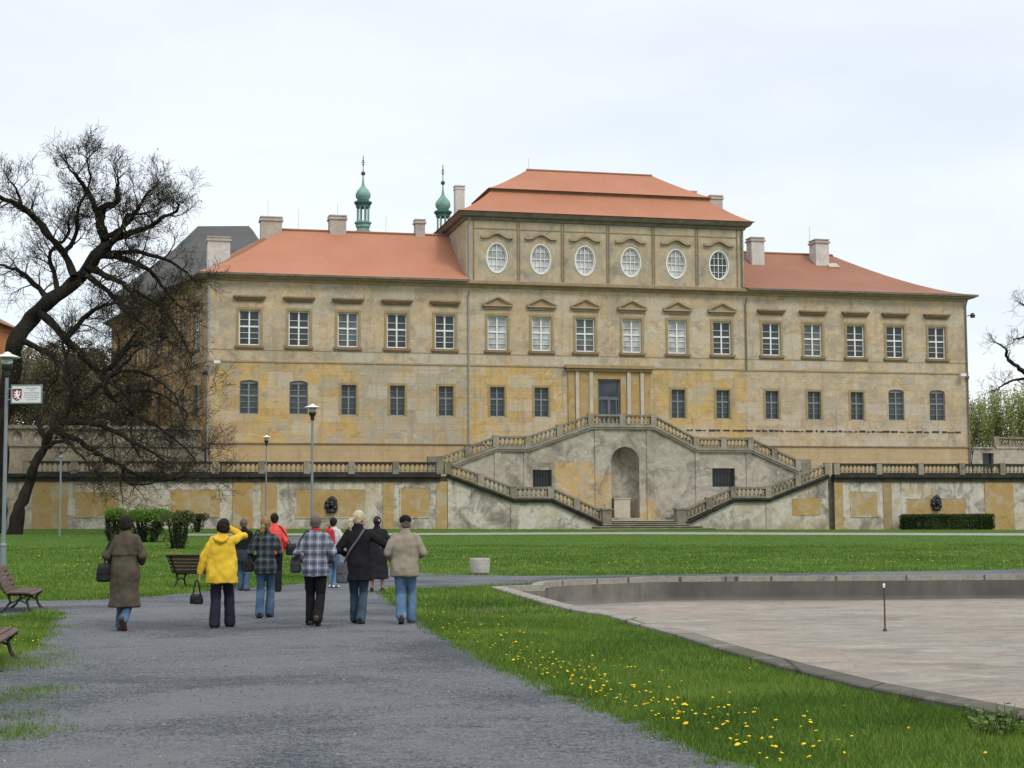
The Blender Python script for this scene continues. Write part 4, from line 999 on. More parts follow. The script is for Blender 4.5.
col = n.mix(n.rng(fin, 0.45, 0.75, 0, 0.6), col, (0.10, 0.09, 0.075)); col = n.mix(n.rng(br.outputs[0], 0.02, 0.0), col, (0.04, 0.037, 0.03))
n.color(col); n.bump(fin, 0.5, 0.015); M['coping'] = n.m
obj('coping', fix(bm), M['coping'], bs)
bm = new(); band(bm, BINL, cz - 0.125, BINL, -0.75)
n = N('grey_basin_wall', 0.95, 0.1); mid = n.noise(0.7, 6, 0.7); run = n.noise(1.0, 5, 0.65, n.mapping((3, 3, 0.5))); fin = n.noise(16, 5, 0.75); z = n.xyz()[2]
col = n.ramp(mid, (0.3, (0.095, 0.090, 0.078)), (0.7, (0.205, 0.195, 0.168))); col = n.mix(n.rng(run, 0.45, 0.65, 0, 0.5), col, (0.08, 0.076, 0.066))
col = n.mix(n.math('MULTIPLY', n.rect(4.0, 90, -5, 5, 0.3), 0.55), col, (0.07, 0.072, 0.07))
col = n.mix(n.rng(z, -0.42, -0.56, 0, 0.4), col, (0.26, 0.25, 0.225)); n.color(col); n.bump(fin, 0.5, 0.02); M['basinwall'] = n.m
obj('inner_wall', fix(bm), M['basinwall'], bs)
vs = resample(BINL, 1.5); m_ = sheet(vs, grid=[(x, y) for x in np.arange(-0.5, 44, 1.7) for y in np.arange(5, 43, 1.7)])
for v in m_.vertices: v.co.z = -0.55 + 0.03 * noise.noise(Vector((v.co.x * 0.3, v.co.y * 0.3, 2)))
n = N('silted_basin_floor', 0.9, 0.15); mid = n.noise(0.9, 7, 0.7, n.mapping((0.7, 1.2, 1)), 1.2); big = n.noise(0.22, 6, 0.65, dist=0.5); fin = n.noise(9, 6, 0.75)
col = n.ramp(mid, (0.32, (0.155, 0.140, 0.115)), (0.46, (0.235, 0.213, 0.178)), (0.56, (0.27, 0.248, 0.21)), (0.66, (0.34, 0.318, 0.275)))
col = n.mix(n.rng(big, 0.44, 0.66, 0, 0.75), col, (0.27, 0.212, 0.172)); col = n.mix(n.rng(big, 0.45, 0.3, 0, 0.6), col, (0.20, 0.195, 0.18)); col = n.mix(n.rng(fin, 0.45, 0.75, 0, 0.5), col, (0.13, 0.118, 0.10))
col = n.mix(n.math('MULTIPLY', n.rng(n.noise(0.35, 7, 0.7, n.mapping((0.5, 1.6, 1), (4, 9, 0)), 1.0), 0.56, 0.62), 0.55), col, (0.14, 0.125, 0.108))
fl = n.noise(2.6, 8, 0.78, n.mapping((1, 1.5, 1), (2, 5, 1)), 0.8)
col = n.mix(n.math('MULTIPLY', n.rng(fl, 0.56, 0.64), 0.45), col, (0.39, 0.37, 0.325)); col = n.mix(n.math('MULTIPLY', n.rng(fl, 0.44, 0.36), 0.4), col, (0.14, 0.125, 0.10))
ck = n.t.nodes.new('ShaderNodeTexVoronoi'); ck.feature = 'DISTANCE_TO_EDGE'; ck.inputs['Scale'].default_value = 0.22; wv = n.t.nodes.new('ShaderNodeVectorMath'); wv.operation = 'ADD'; nz = n.t.nodes.new('ShaderNodeTexNoise'); nz.inputs['Scale'].default_value = 1.1; nz.inputs['Detail'].default_value = 6; n.l(n.co, nz.inputs['Vector']); n.l(nz.outputs['Color'], wv.inputs[0]); n.l(n.co, wv.inputs[1]); n.l(wv.outputs[0], ck.inputs['Vector'])
col = n.mix(n.rng(ck.outputs[0], 0.010, 0.0, 0.0, 0.25), col, (0.07, 0.06, 0.05)); sp = n.noise(7, 4, 0.9, n.mapping((1, 1, 1), (3, 3, 3))); col = n.mix(n.rng(sp, 0.60, 0.66, 0, .5), col, (0.46, 0.44, 0.40))
n.color(col); n.bump(n.math('ADD', fin, fl), 0.6, 0.03); M['floor'] = n.m
obj('basin_floor', m_, M['floor'], bs, smooth=True)
# the rusty pipe
q = gp(885, 631); r_ = ray(885, 631); r_ = r_ / r_.y; D = (-0.55 - EYE) / r_.z; q = Vector((0, 0, EYE)) + r_ * D
pp = thing('water_pipe', 'thin rusty upright pipe standing in the dry basin', 'pipe', q)
rust = simple('rusty_iron', (0.10, 0.045, 0.028), 0.85, 0.2, 0.4, 8.0)
bm = new(); tube(bm, [(0, 0, -0.05), (0.004, 0, 0.5), (0, 0, 0.84)], 0.016, 10); lathe(bm, [(0.04, -0.02), (0.04, 0.03), (0.02, 0.05)], 10); obj('stem', bm, rust, pp, smooth=False)
bm = new(); lathe(bm, [(0.02, 0.82), (0.024, 0.85), (0.024, 0.885), (0.012, 0.90)], 10); obj('nozzle', bm, M['white'], pp)
# concrete planter on the far lawn
q = gp(480, 574.5)
pl = thing('concrete_planter', 'round pale concrete planter tub standing on the far lawn edge', 'planter', (q.x, q.y, gz(q.x, q.y)))
bm = new(); lathe(bm, [(0.20, 0.0), (0.265, 0.06), (0.285, 0.2), (0.295, 0.44), (0.285, 0.47), (0.245, 0.47), (0.235, 0.40), (0.02, 0.39)], 24); obj('tub', bm, mat_stone('rough_concrete', (0.34, 0.31, 0.27), (0.50, 0.47, 0.42), scale=4), pl, smooth=False)
bm = new(); lathe(bm, [(0.23, 0.38), (0.18, 0.42), (0.02, 0.43)], 14); obj('soil', bm, simple('dark_soil', (0.05, 0.04, 0.03)), pl)
# ================================================================== vegetation
class Net:
    """collects many thin tubes or leaf faces for one mesh"""
    def __init__(s): s.v = []; s.f = []; s.sh = []
    def tube(s, pts, rads, n):
        b0 = len(s.v); ref = None; m = len(pts)
        for i in range(m):
            d = (pts[min(i + 1, m - 1)] - pts[max(i - 1, 0)]).normalized()
            if ref is None: ref = d.orthogonal().normalized()
            ref = ref - d * ref.dot(d); ref = ref.normalized() if ref.length > 1e-5 else d.orthogonal().normalized()
            bi = d.cross(ref)
            for k in range(n):
                a = 2 * PI * k / n; q = pts[i] + (ref * math.cos(a) + bi * math.sin(a)) * rads[i]; s.v.append((q.x, q.y, q.z))
        for i in range(m - 1):
            for k in range(n):
                a = b0 + i * n + k; b = b0 + i * n + (k + 1) % n; s.f.append((a, b, b + n, a + n))
    def leaf(s, p, d, up, l, w, sh):
        t = d.cross(up); t = t.normalized() if t.length > 1e-4 else d.orthogonal().normalized()
        b = len(s.v)
        for q in (p - t * w * 0.2, p + d * l * 0.5 - t * w, p + d * l, p + d * l * 0.5 + t * w): s.v.append((q.x, q.y, q.z))
        s.f.append((b, b + 1, b + 2, b + 3)); s.sh.append(sh)
    def build(s, name, mat, parent=None, shade=False, **k):
        m = bpy.data.meshes.new(name); m.from_pydata(s.v, [], s.f); m.update(); m.materials.append(mat)
        if shade:
            at_ = m.attributes.new('shade', 'FLOAT', 'FACE'); at_.data.foreach_set('value', np.array(s.sh, dtype=np.float32))
        return obj(name, m, None, parent, **k)
bark = N('dark_bark', 0.95, 0.1); c_ = bark.noise(1.0, 5, 0.7, bark.mapping((5, 5, 1.2)))
bark.color(bark.ramp(c_, (0.3, (0.008, 0.007, 0.006)), (0.7, (0.034, 0.029, 0.023)))); bark.bump(c_, 0.7, 0.05); M['bark'] = bark.m
M['twig'] = simple('dark_twigs', (0.035, 0.030, 0.026), 0.95, 0.05, 0.3, 1.0)
M['leaf_fresh'] = leafmat('fresh_spring_leaves', (0.07, 0.095, 0.02), (0.14, 0.18, 0.035))
M['leaf_olive'] = leafmat('olive_leaves', (0.075, 0.068, 0.038), (0.19, 0.17, 0.085))
M['leaf_dull'] = leafmat('dull_box_leaves', (0.035, 0.050, 0.016), (0.10, 0.125, 0.038))
M['leaf_hedge'] = leafmat('hedge_leaves', (0.015, 0.030, 0.009), (0.055, 0.092, 0.02))
M['leaf_box'] = leafmat('bright_box_leaves', (0.05, 0.10, 0.012), (0.13, 0.24, 0.03))
M['leaf_willow'] = leafmat('willow_leaves', (0.16, 0.20, 0.06), (0.33, 0.38, 0.13), (0.42, 0.45, 0.2))
def rv(rn): 
    while True:
        v = Vector((rn.uniform(-1, 1), rn.uniform(-1, 1), rn.uniform(-1, 1)))
        if 0.05 < v.length < 1: return v.normalized()
def wander(rn, p, d, L, n, curl, lift=0.0):
    pts = [p.copy()]; d = d.copy()
    for i in range(n):
        d = (d + rv(rn) * curl + Vector((0, 0, lift))).normalized(); p = p + d * (L / n); pts.append(p.copy())
    return pts
def grow(rn, net, twigs, p, d, L, r, lvl, tips, curl=0.36, lift=0.06, dens=1.0):
    n = 7 if lvl <= 1 else 5 if lvl == 2 else 3
    pts = wander(rn, p, d, L, n, curl if lvl < 3 else curl * 0.9, lift)
    rads = [max(0.0085, r * (1 - 0.75 * i / n)) for i in range(n + 1)]
    (net if lvl <= 1 else twigs).tube(pts, rads, 6 if lvl <= 1 else 4 if lvl == 2 else 3)
    if lvl >= 4: tips.append((pts[-1], (pts[-1] - pts[-2]).normalized())); return
    k = {1: 7, 2: 8, 3: 5}[lvl]; k = max(2, int(k * dens * rn.uniform(0.8, 1.2)))
    for j in range(k):
        t = rn.uniform(0.28, 1.0) if j else 1.0
        i = min(n - 1, int(t * n)); q = pts[i].lerp(pts[i + 1], t * n - i)
        dd = (pts[i + 1] - pts[i]).normalized()
        s = rv(rn); s = (s - dd * s.dot(dd)).normalized()
        nd = (dd * rn.uniform(0.35, 0.9) + s * rn.uniform(0.5, 1.0) + Vector((0, 0, 0.12))).normalized()
        grow(rn, net, twigs, q, nd, L * rn.uniform(0.42, 0.68), max(0.0105, rads[i] * rn.uniform(0.38, 0.56)), lvl + 1, tips, curl, lift, dens)
def smooth_poly(pts, sub=4):
    o_ = []
    n = len(pts)
    for i in range(n - 1):
        p0, p1, p2, p3 = pts[max(0, i - 1)], pts[i], pts[i + 1], pts[min(n - 1, i + 2)]
        for k in range(sub):
            t = k / sub
            o_.append(0.5 * ((2 * p1) + (-p0 + p2) * t + (2 * p0 - 5 * p1 + 4 * p2 - p3) * t * t + (-p0 + 3 * p1 - 3 * p2 + p3) * t ** 3))
    o_.append(pts[-1]); return o_
def old_tree(name, label, base, limbs, depth, seed, leaves=0, group=None, lenk=1.0, dens=1.0):
    """limbs: (points as seen in the picture, radius start, radius end, lean in depth)"""
    rn = random.Random(seed); t = thing(name, label, 'tree', base, 0, group); b = Vector(base)
    net, tw = Net(), Net(); tips = []
    for pts, r0, r1, dz in limbs:
        P_ = []
        for i, (x, y) in enumerate(pts):
            k = i / (len(pts) - 1); P_.append(at(x, y, depth) - b + Vector((0, dz * k + 0.35 * math.sin(3.1 * i + seed), 0)))
        P_ = [q + rv(rn) * 0.06 for q in smooth_poly(P_, 4)]; m = len(P_)
        rr_ = [r0 + (r1 - r0) * i / (m - 1) for i in range(m)]
        rr_ = [q * (1 + 0.10 * math.sin(i * 1.7 + seed)) for i, q in enumerate(rr_)]
        if dz == 0: rr_ = [q * (1 + 0.55 * math.exp(-i / 2.2)) for i, q in enumerate(rr_)]
        net.tube(P_, rr_, 10)
        step = max(1, m // max(4, int(10 * dens)))
        for i in range(max(2, m // 7) if dz else int(m * .55), m, step):
            d = (P_[min(m - 1, i + 1)] - P_[i - 1]).normalized(); s = rv(rn); s = (s - d * s.dot(d)).normalized()
            nd = (d * rn.uniform(0.2, 0.8) + s + Vector((0, 0, 0.15))).normalized()
            grow(rn, net, tw, P_[i], nd, rn.uniform(1.1, 2.7) * lenk, min(.06, max(0.03, rr_[i] * rn.uniform(0.35, 0.55))), 2, tips, dens=dens)
        d = (P_[-1] - P_[-3]).normalized()
        for _ in range(4): grow(rn, net, tw, P_[-1], (d + rv(rn) * 0.6).normalized(), rn.uniform(1.1, 2.1) * lenk, r1 * 0.7, 2, tips, dens=dens)
    net.build('trunk', M['bark'], t, smooth=True); tw.build('crown', M['twig'], t)
    if leaves:
        lf = Net()
        for q, d in tips:
            if rn.random() < leaves:
                for _ in range(rn.randint(1, 3)): lf.leaf(q + rv(rn) * 0.12, (d + rv(rn)).normalized(), rv(rn), rn.uniform(0.07, 0.14), rn.uniform(0.03, 0.05), rn.random())
        if lf.v: lf.build('leaves', M['leaf_fresh'], t, shade=True)
    return t
D1 = 99.0
b = at(-10, 530, D1)
old_tree('bare_tree', 'huge gnarled bare tree whose thick trunk arches high over the lawn edge', (b.x, b.y, gz(b.x, b.y)), [
    ([(-10, 533), (-5, 480), (1, 425), (9, 375), (17, 343), (30, 318), (51, 302), (76, 279), (98, 256), (105, 242), (102, 226), (100, 213), (106, 207), (115, 202), (118, 194), (116, 186), (120, 180)], 0.68, 0.07, 0),
    ([(103, 236), (101, 222), (97, 206), (91, 194), (83, 181), (82, 180), (78, 174)], 0.24, 0.05, -2.0),
    ([(102, 250), (120, 236), (138, 233), (152, 226), (165, 221), (178, 212), (183, 208)], 0.24, 0.06, -1.0),
    ([(98, 254), (118, 256), (134, 262), (149, 272), (163, 290), (172, 302)], 0.24, 0.05, 2.0),
    ([(104, 240), (118, 226), (124, 214), (126, 208), (138, 208), (147, 202)], 0.18, 0.05, 2.5),
    ([(76, 279), (66, 256), (52, 237), (39, 221), (30, 210), (26, 200), (24, 190)], 0.25, 0.05, -2.0),
    ([(52, 238), (32, 214), (14, 205), (-4, 200), (-22, 194)], 0.24, 0.05, -3.0),
    ([(50, 302), (34, 286), (16, 270), (-2, 262), (-25, 255)], 0.22, 0.05, 2.5),
    ([(60, 294), (50, 270), (46, 250), (58, 230), (60, 212), (57, 202)], 0.17, 0.05, 3.0),
    ([(88, 266), (106, 276), (126, 285), (140, 300), (150, 320)], 0.26, 0.06, -2.5),
    ([(40, 311), (62, 334), (82, 352), (102, 373), (117, 396), (130, 408), (150, 420), (172, 432)], 0.27, 0.07, -3.0),
    ([(102, 373), (122, 362), (140, 352), (158, 352)], 0.18, 0.05, -4.0),
    ([(98, 258), (122, 250), (148, 254), (172, 262), (190, 276)], 0.2, 0.05, 1.2),
    ([(84, 272), (108, 292), (128, 312), (152, 330), (178, 346)], 0.2, 0.05, -1.5),
    ([(112, 244), (132, 220), (150, 206), (162, 192)], 0.16, 0.05, -2.2),
    ([(124, 286), (150, 300), (172, 322), (186, 352)], 0.14, 0.04, 1.0),
    ([(117, 396), (140, 390), (164, 396), (188, 412)], 0.14, 0.04, -1.0),
    ([(104, 376), (118, 350), (134, 330), (148, 326)], 0.14, 0.04, 2.0),
    ([(66, 254), (78, 236), (86, 214), (98, 190), (102, 172)], 0.16, 0.04, -3.0),
    ([(68, 340), (80, 318), (98, 306), (112, 300), (124, 306)], 0.2, 0.05, 1.5),
    ([(20, 340), (48, 352), (70, 372), (62, 392)], 0.2, 0.05, -3.0)], D1, 5, leaves=0.10, dens=1.25, lenk=.76, group='old bare trees at the terrace wall')
D2 = 96.0
b = at(15, 528, D2)
old_tree('bare_tree', 'leaning bare tree with low drooping branches in front of the ochre panels', (b.x, b.y, gz(b.x, b.y)), [
    ([(14, 536), (19, 512), (27, 488), (35, 466), (43, 447), (52, 431), (60, 421), (68, 404), (66, 384)], 0.38, 0.10, 0),
    ([(60, 421), (72, 405), (88, 392), (104, 378), (118, 364), (132, 350), (148, 340)], 0.20, 0.05, 1.5),
    ([(52, 431), (68, 436), (86, 445), (104, 456), (122, 466), (142, 475), (166, 480), (190, 478), (208, 478)], 0.19, 0.05, -1.5),
    ([(44, 449), (58, 443), (72, 442), (84, 452), (94, 462)], 0.16, 0.05, -2.0),
    ([(60, 421), (70, 398), (64, 374), (58, 350), (52, 335)], 0.2, 0.05, 2.0),
    ([(60, 424), (84, 422), (110, 428), (134, 440), (156, 452), (178, 464)], 0.22, 0.05, -2.2),
    ([(104, 378), (124, 392), (136, 412), (134, 436), (142, 456)], 0.14, 0.05, -1.0),
    ([(122, 466), (128, 480), (140, 485), (160, 484)], 0.12, 0.04, -2.0),
    ([(104, 378), (130, 372), (156, 378), (180, 396), (192, 420)], 0.14, 0.04, -2.5),
    ([(84, 422), (112, 412), (140, 418), (168, 436), (188, 456)], 0.14, 0.04, 1.5),
    ([(46, 442), (34, 420), (22, 402), (6, 392)], 0.18, 0.05, 2.0)], D2, 9, leaves=0.12, group='old bare trees at the terrace wall', dens=1.05, lenk=.95)
D3 = 140.0
b = at(1068, 470, D3)
old_tree('bare_tree', 'bare tree reaching black branches in from beside the green willow bushes', (b.x, b.y, 4.7), [
    ([(1068, 470), (1064, 430), (1060, 400), (1064, 360), (1058, 330)], 0.55, 0.35, 0),
    ([(1062, 405), (1045, 385), (1028, 376), (1014, 367), (1006, 358), (1002, 350), (994, 344)], 0.30, 0.06, -1.0),
    ([(1030, 378), (1014, 380), (1000, 385), (990, 392)], 0.14, 0.05, -2.0),
    ([(1060, 345), (1044, 338), (1030, 336), (1018, 338)], 0.22, 0.05, 1.0),
    ([(1060, 335), (1050, 318), (1040, 308), (1026, 300)], 0.22, 0.05, 2.0)], D3, 21, leaves=0.0, lenk=0.55, dens=0.7)

def clumps(rn, blobs, per, l, w, out=0.55, flat=0.0):
    """leaf faces through the volume of ellipsoids (centre, radii)"""
    net = Net()
    for c, r in blobs:
        k = int(per * (r[0] * r[1] + r[1] * r[2] + r[0] * r[2]) / 3)
        for _ in range(k):
            v = rv(rn); s = rn.uniform(0.55, 1.0) ** 0.5
            s *= 1 + 0.22 * noise.noise(Vector((v.x * 2.2 + c[0], v.y * 2.2, v.z * 2.2 + c[2])))
            p = Vector((c[0] + v.x * r[0] * s, c[1] + v.y * r[1] * s, c[2] + v.z * r[2] * s))
            sh = min(1, max(0, 0.5 + 0.5 * noise.noise(p * 1.3) + rn.uniform(-0.3, 0.3)))
            net.leaf(p, (v * out + rv(rn)).normalized(), rv(rn), l * rn.uniform(0.6, 1.3), w * rn.uniform(0.6, 1.3), sh)
    return net
# olive young trees on the upper ground behind the garden wall
for k, (px, py, dep, sc, lab) in enumerate([(28, 400, 126, 3.6, 'olive green thicket tree behind the lamp with the sign'), (78, 402, 129, 3.4, 'dense olive tree behind the middle of the bare branches'), (122, 408, 133, 2.9, 'low olive tree beside the stained palace wing'), (52, 372, 138, 3.6, 'brownish olive tree between the orange house and the palace wing'), (98, 376, 142, 3.4, 'olive tree touching the far end of the stained palace wing'), (8, 380, 131, 3.4, 'dark olive tree beneath the orange house')]):
    rn = random.Random(40 + k); p = at(px, py, dep); zb = 6.85
    t = thing('olive_tree', lab, 'tree', (p.x, p.y, zb), 0, 'olive trees behind the garden wall'); zc = p.z - zb
    bm = new(); tube(bm, [(0, 0, -0.1), (0.15, 0.1, zc * 0.5), (0, 0, zc)], [0.24, 0.18, 0.08], 7)
    for j in range(6):
        a = j * 1.05; tube(bm, [(0.1, 0, zc * (0.35 + 0.1 * (j % 3))), (sc * 0.55 * math.cos(a), sc * 0.55 * math.sin(a), zc + 0.8)], [0.09, 0.02], 5)
    obj('trunk', bm, M['bark'], t)
    bl = [((rn.uniform(-.6, .6) * sc, rn.uniform(-.5, .5) * sc, zc + rn.uniform(-.55, .55) * sc), (sc * rn.uniform(.28, .5),) * 3) for _ in range(13)]
    clumps(rn, bl, 380, 0.24, 0.075).build('crown', M['leaf_olive'], t, shade=True)
# willow bushes beyond the right corner
for k, (px, py, dep, sc, lab) in enumerate([(974, 425, 158, 2.2, 'yellow green willow bush touching the palace corner pipe'), (996, 420, 160, 2.8, 'tall yellow green willow bush above the doorway'), (1024, 418, 157, 2.8, 'yellow green willow bush behind the pavilion balustrade'), (1052, 420, 162, 2.6, 'yellow green willow bush at the edge of view')]):
    rn = random.Random(60 + k); p = at(px, py, dep); zb = 4.7
    t = thing('willow_bush', lab, 'bush', (p.x, p.y, zb), 0, 'willow bushes beyond the corner'); zc = p.z - zb
    st_ = Net(); lf = Net()
    for j in range(80):
        a = rn.uniform(0, 2 * PI); q = rn.uniform(0, 0.5) * sc
        top = Vector((math.cos(a) * q * 2.1, math.sin(a) * q * 2.1, zc + sc * rn.uniform(0.1, 1.25) * (1 - 0.3 * q / sc)))
        base_ = Vector((math.cos(a) * q * .8, math.sin(a) * q * .8, 0)); mid_ = base_.lerp(top, 0.55) + rv(rn) * 0.2
        st_.tube([base_, mid_, top], [0.025, 0.016, 0.006], 3)
        for i in range(75):
            tt = rn.uniform(0.3, 1.0) ** 0.7; pt = mid_.lerp(top, (tt - .5) * 2) if tt > .5 else base_.lerp(mid_, tt * 2)
            lf.leaf(pt + rv(rn) * rn.uniform(0, 0.35), (rv(rn) + Vector((0, 0, .7))).normalized(), rv(rn), rn.uniform(0.16, 0.30), rn.uniform(0.04, 0.075), rn.random())
    st_.build('stems', M['twig'], t); lf.build('crown', M['leaf_willow'], t, shade=True)
# clipped bushes with bare gnarled feet
def topiary(px, py, h, w, lab, seed, top='leaf_box', foot=0.45, wid=1.0):
    rn = random.Random(seed); q = gp(px, py); t = thing('clipped_bush', lab, 'bush', (q.x, q.y, gz(q.x, q.y)), 0, 'clipped bushes on the lawn')
    s_ = Net()
    for j in range(12):
        a = rn.uniform(0, 2 * PI); r = rn.uniform(.05, .42) * w
        p0 = Vector((math.cos(a) * r * .45, math.sin(a) * r * .45, -0.05)); p1 = Vector((math.cos(a) * r, math.sin(a) * r, h * .8))
        s_.tube([p0, p0.lerp(p1, .5) + rv(rn) * .1, p1], [0.07, 0.055, 0.03], 5)
    s_.build('stems', M['bark'], t, smooth=True)
    bl = []
    for j in range(9): bl.append(((rn.uniform(-.36, .36) * w * wid, rn.uniform(-.32, .32) * w, h * rn.uniform(.70, .82)), (w * .24, w * .24, h * .165)))
    clumps(rn, bl, 3000, 0.085, 0.034).build('crown', M[top], t, shade=True)
    bl = [((rn.uniform(-.27, .27) * w * wid, rn.uniform(-.26, .26) * w, h * rn.uniform(foot * .4, foot * 1.1)), (w * .17, w * .2, h * .20)) for _ in range(8)]
    clumps(rn, bl, 1700, 0.08, 0.032).build('foliage', M['leaf_hedge'], t, shade=True)
topiary(113, 541, 1.75, 1.25, 'bright green clipped bush behind the woman in the brown coat', 1)
topiary(146, 542, 1.75, 2.2, 'widest bright green clipped bush with gaps between its stems', 2, wid=1.25, foot=0.4)
topiary(178, 549, 1.72, 1.28, 'dull green mushroom shaped clipped bush behind the park bench', 3, top='leaf_dull')
topiary(197, 532, 1.2, 1.3, 'dark clipped bush nearest the terrace wall', 4, top='leaf_hedge')
# clipped hedge at the right
hp0, hp1 = gp(892, 531.5), gp(991, 531.5)
rn = random.Random(77); a_, b_ = Vector((hp0.x, hp0.y)), Vector((hp1.x, hp1.y)); a_ = Vector(wp(20.4, YT - 1.3)); b_ = Vector(wp(28.0, YT - 1.3)); L = (b_ - a_).length
t = thing('clipped_hedge', 'long low dark clipped hedge against the right hand terrace wall', 'hedge', (a_.x, a_.y, gz(a_.x, a_.y)), math.atan2(b_.y - a_.y, b_.x - a_.x))
net = Net()
for _ in range(42000):
    x, y, z = rn.uniform(0, L), rn.uniform(-.55, .55), rn.uniform(0.02, 1.12)
    e = max(abs(y) / .55, z / 1.12, abs(x / L * 2 - 1)); 
    if e < 0.72: continue
    p = Vector((x, y, z)) + rv(rn) * 0.05
    net.leaf(p, rv(rn), rv(rn), rn.uniform(.07, .13), rn.uniform(.03, .05), min(1, max(0, .4 + .5 * noise.noise(p * 1.1) + rn.uniform(-.25, .3))))
net.build('foliage', M['leaf_hedge'], t, shade=True)
s_ = Net()
for j in range(40):
    x = L * (j + .5) / 40; s_.tube([Vector((x, rn.uniform(-.2, .2), -0.05)), Vector((x + rn.uniform(-.1, .1), rn.uniform(-.3, .3), 0.9))], [0.03, 0.015], 4)
s_.build('stems', M['bark'], t)
# weed by the coping
q = gp(1003, 738); rn = random.Random(5)
t = thing('nettle_clump', 'leafy green weed clump growing against the basin coping', 'weed', (q.x, q.y, 0))
s_, lf = Net(), Net()
for j in range(34):
    a = rn.uniform(0, 2 * PI); r = rn.uniform(.02, .30); b0 = Vector((math.cos(a) * r * .7, math.sin(a) * r * .5, -.02)); h = rn.uniform(.10, .27)
    tp = b0 + Vector((math.cos(a) * .10, math.sin(a) * .10, h)); s_.tube([b0, tp], [.004, .002], 3)
    for i in range(9):
        p = b0.lerp(tp, rn.uniform(.25, 1)); d = Vector((rn.uniform(-1, 1), rn.uniform(-1, 1), rn.uniform(-.2, .5))).normalized(); lf.leaf(p, d, Vector((0, 0, 1)) + rv(rn) * .4, rn.uniform(.035, .07), rn.uniform(.012, .02), rn.random())
s_.build('stems', M['leaf_hedge'], t); lf.build('leaves', leafmat('nettle_leaves', (0.05, 0.09, 0.015), (0.15, 0.22, 0.045)), t, shade=True)
# ---- grass blades, dandelions, loose stones
rg = np.random.default_rng(8)
def lawn_points(n_, x0, x1, y0, y1, edge=0.0):
    x = rg.uniform(x0, x1, n_); y = rg.uniform(y0, y1, n_)
    vis = (np.abs(x) < 0.38 * y + 1.2)
    x, y = x[vis], y[vis]
    jx, jy = x + rg.normal(0, .10, len(x)), y + rg.normal(0, .16, len(x))
    k = ~pip(jx, jy, PATHR) & ~pip(x, y, BAS) & ~pip(x, y, WPATH)
    return x[k], y[k]
def blades(name, zones, mat, seed):
    V, Fc, SH = [], [], []; off = 0
    for n_, x0, x1, y0, y1, h, w in zones:
        if isinstance(n_, tuple): x, y = n_; m = len(x)
        else: x, y = lawn_points(n_, x0, x1, y0, y1); m = len(x)
        cl = np.array([noise.noise(Vector((a * .9, b * .9, 3))) for a, b in zip(x, y)]) if m < 400000 else np.zeros(m)
        cl2 = np.array([noise.noise(Vector((a * .25, b * .25, 7))) for a, b in zip(x, y)])
        z = np.array([gz(a, b) for a, b in zip(x, y)])
        hh = h * rg.uniform(.45, 1.25, m) * (1 + .55 * cl); a = rg.uniform(0, 2 * PI, m); lean = rg.uniform(.1, .9, m) * hh; la = rg.uniform(0, 2 * PI, m)
        ww = w * rg.uniform(.7, 1.3, m)
        b0 = np.stack([x - np.cos(a) * ww / 2, y - np.sin(a) * ww / 2, z - .004], 1); b1 = np.stack([x + np.cos(a) * ww / 2, y + np.sin(a) * ww / 2, z - .004], 1)
        tp = np.stack([x + np.cos(la) * lean, y + np.sin(la) * lean, z + hh], 1)
        V.append(np.stack([b0, b1, tp], 1).reshape(-1, 3)); SH.append(np.clip(.42 + .35 * cl + .35 * cl2 + rg.normal(0, .30, m), 0, 1)); off += m
    V = np.concatenate(V).astype(np.float32); SH = np.concatenate(SH).astype(np.float32); m = len(SH)
    me_ = bpy.data.meshes.new(name); me_.vertices.add(3 * m); me_.vertices.foreach_set('co', V.ravel()); me_.loops.add(3 * m); me_.loops.foreach_set('vertex_index', np.arange(3 * m, dtype=np.int32))
    me_.polygons.add(m); me_.polygons.foreach_set('loop_start', np.arange(0, 3 * m, 3, dtype=np.int32)); me_.polygons.foreach_set('loop_total', np.full(m, 3, dtype=np.int32)); me_.update()
    at_ = me_.attributes.new('shade', 'FLOAT', 'FACE'); at_.data.foreach_set('value', SH); me_.validate()
    return obj(name, me_, mat, kind='stuff', label='short green grass with yellow flecks on the lawn')
M['blade'] = leafmat('grass_blades', (0.036, 0.084, 0.009), (0.145, 0.250, 0.028), (0.26, 0.32, 0.08))
def tufts():
    X, Y = [], []
    for px, py, n_, sx, sy in ((8, 665, 2600, .34, .5), (34, 690, 900, .22, .25), (2, 700, 900, .25, .3), (26, 648, 900, .25, .35), (6, 735, 1300, .2, .3), (48, 628, 700, .25, .3), (22, 718, 300, .15, .2), (60, 655, 200, .1, .2)):
        c = gp(px, py); X.append(rg.normal(c.x, sx, n_)); Y.append(rg.normal(c.y, sy, n_))
    e = [gp(x, y) for x, y in ((745, 768), (640, 722), (560, 693), (500, 665), (440, 635))]
    for a, b in zip(e, e[1:]):
        for _ in range(26):
            c = a.lerp(b, rg.uniform()); n_ = int(rg.uniform(25, 90)); X.append(rg.normal(c.x - rg.uniform(-.1, .16), .05, n_)); Y.append(rg.normal(c.y, .08, n_))
    return np.concatenate(X), np.concatenate(Y)
def lush():
    X, Y = [], []
    for _ in range(520):
        y = rg.uniform(10, 36); x = rg.uniform(-.34 * y, .34 * y); n_ = int(rg.uniform(20, 60)); X.append(rg.normal(x, .07, n_)); Y.append(rg.normal(y, .09, n_))
    X, Y = np.concatenate(X), np.concatenate(Y); k = ~pip(X, Y, PATHR) & ~pip(X, Y, BAS); return X[k], Y[k]
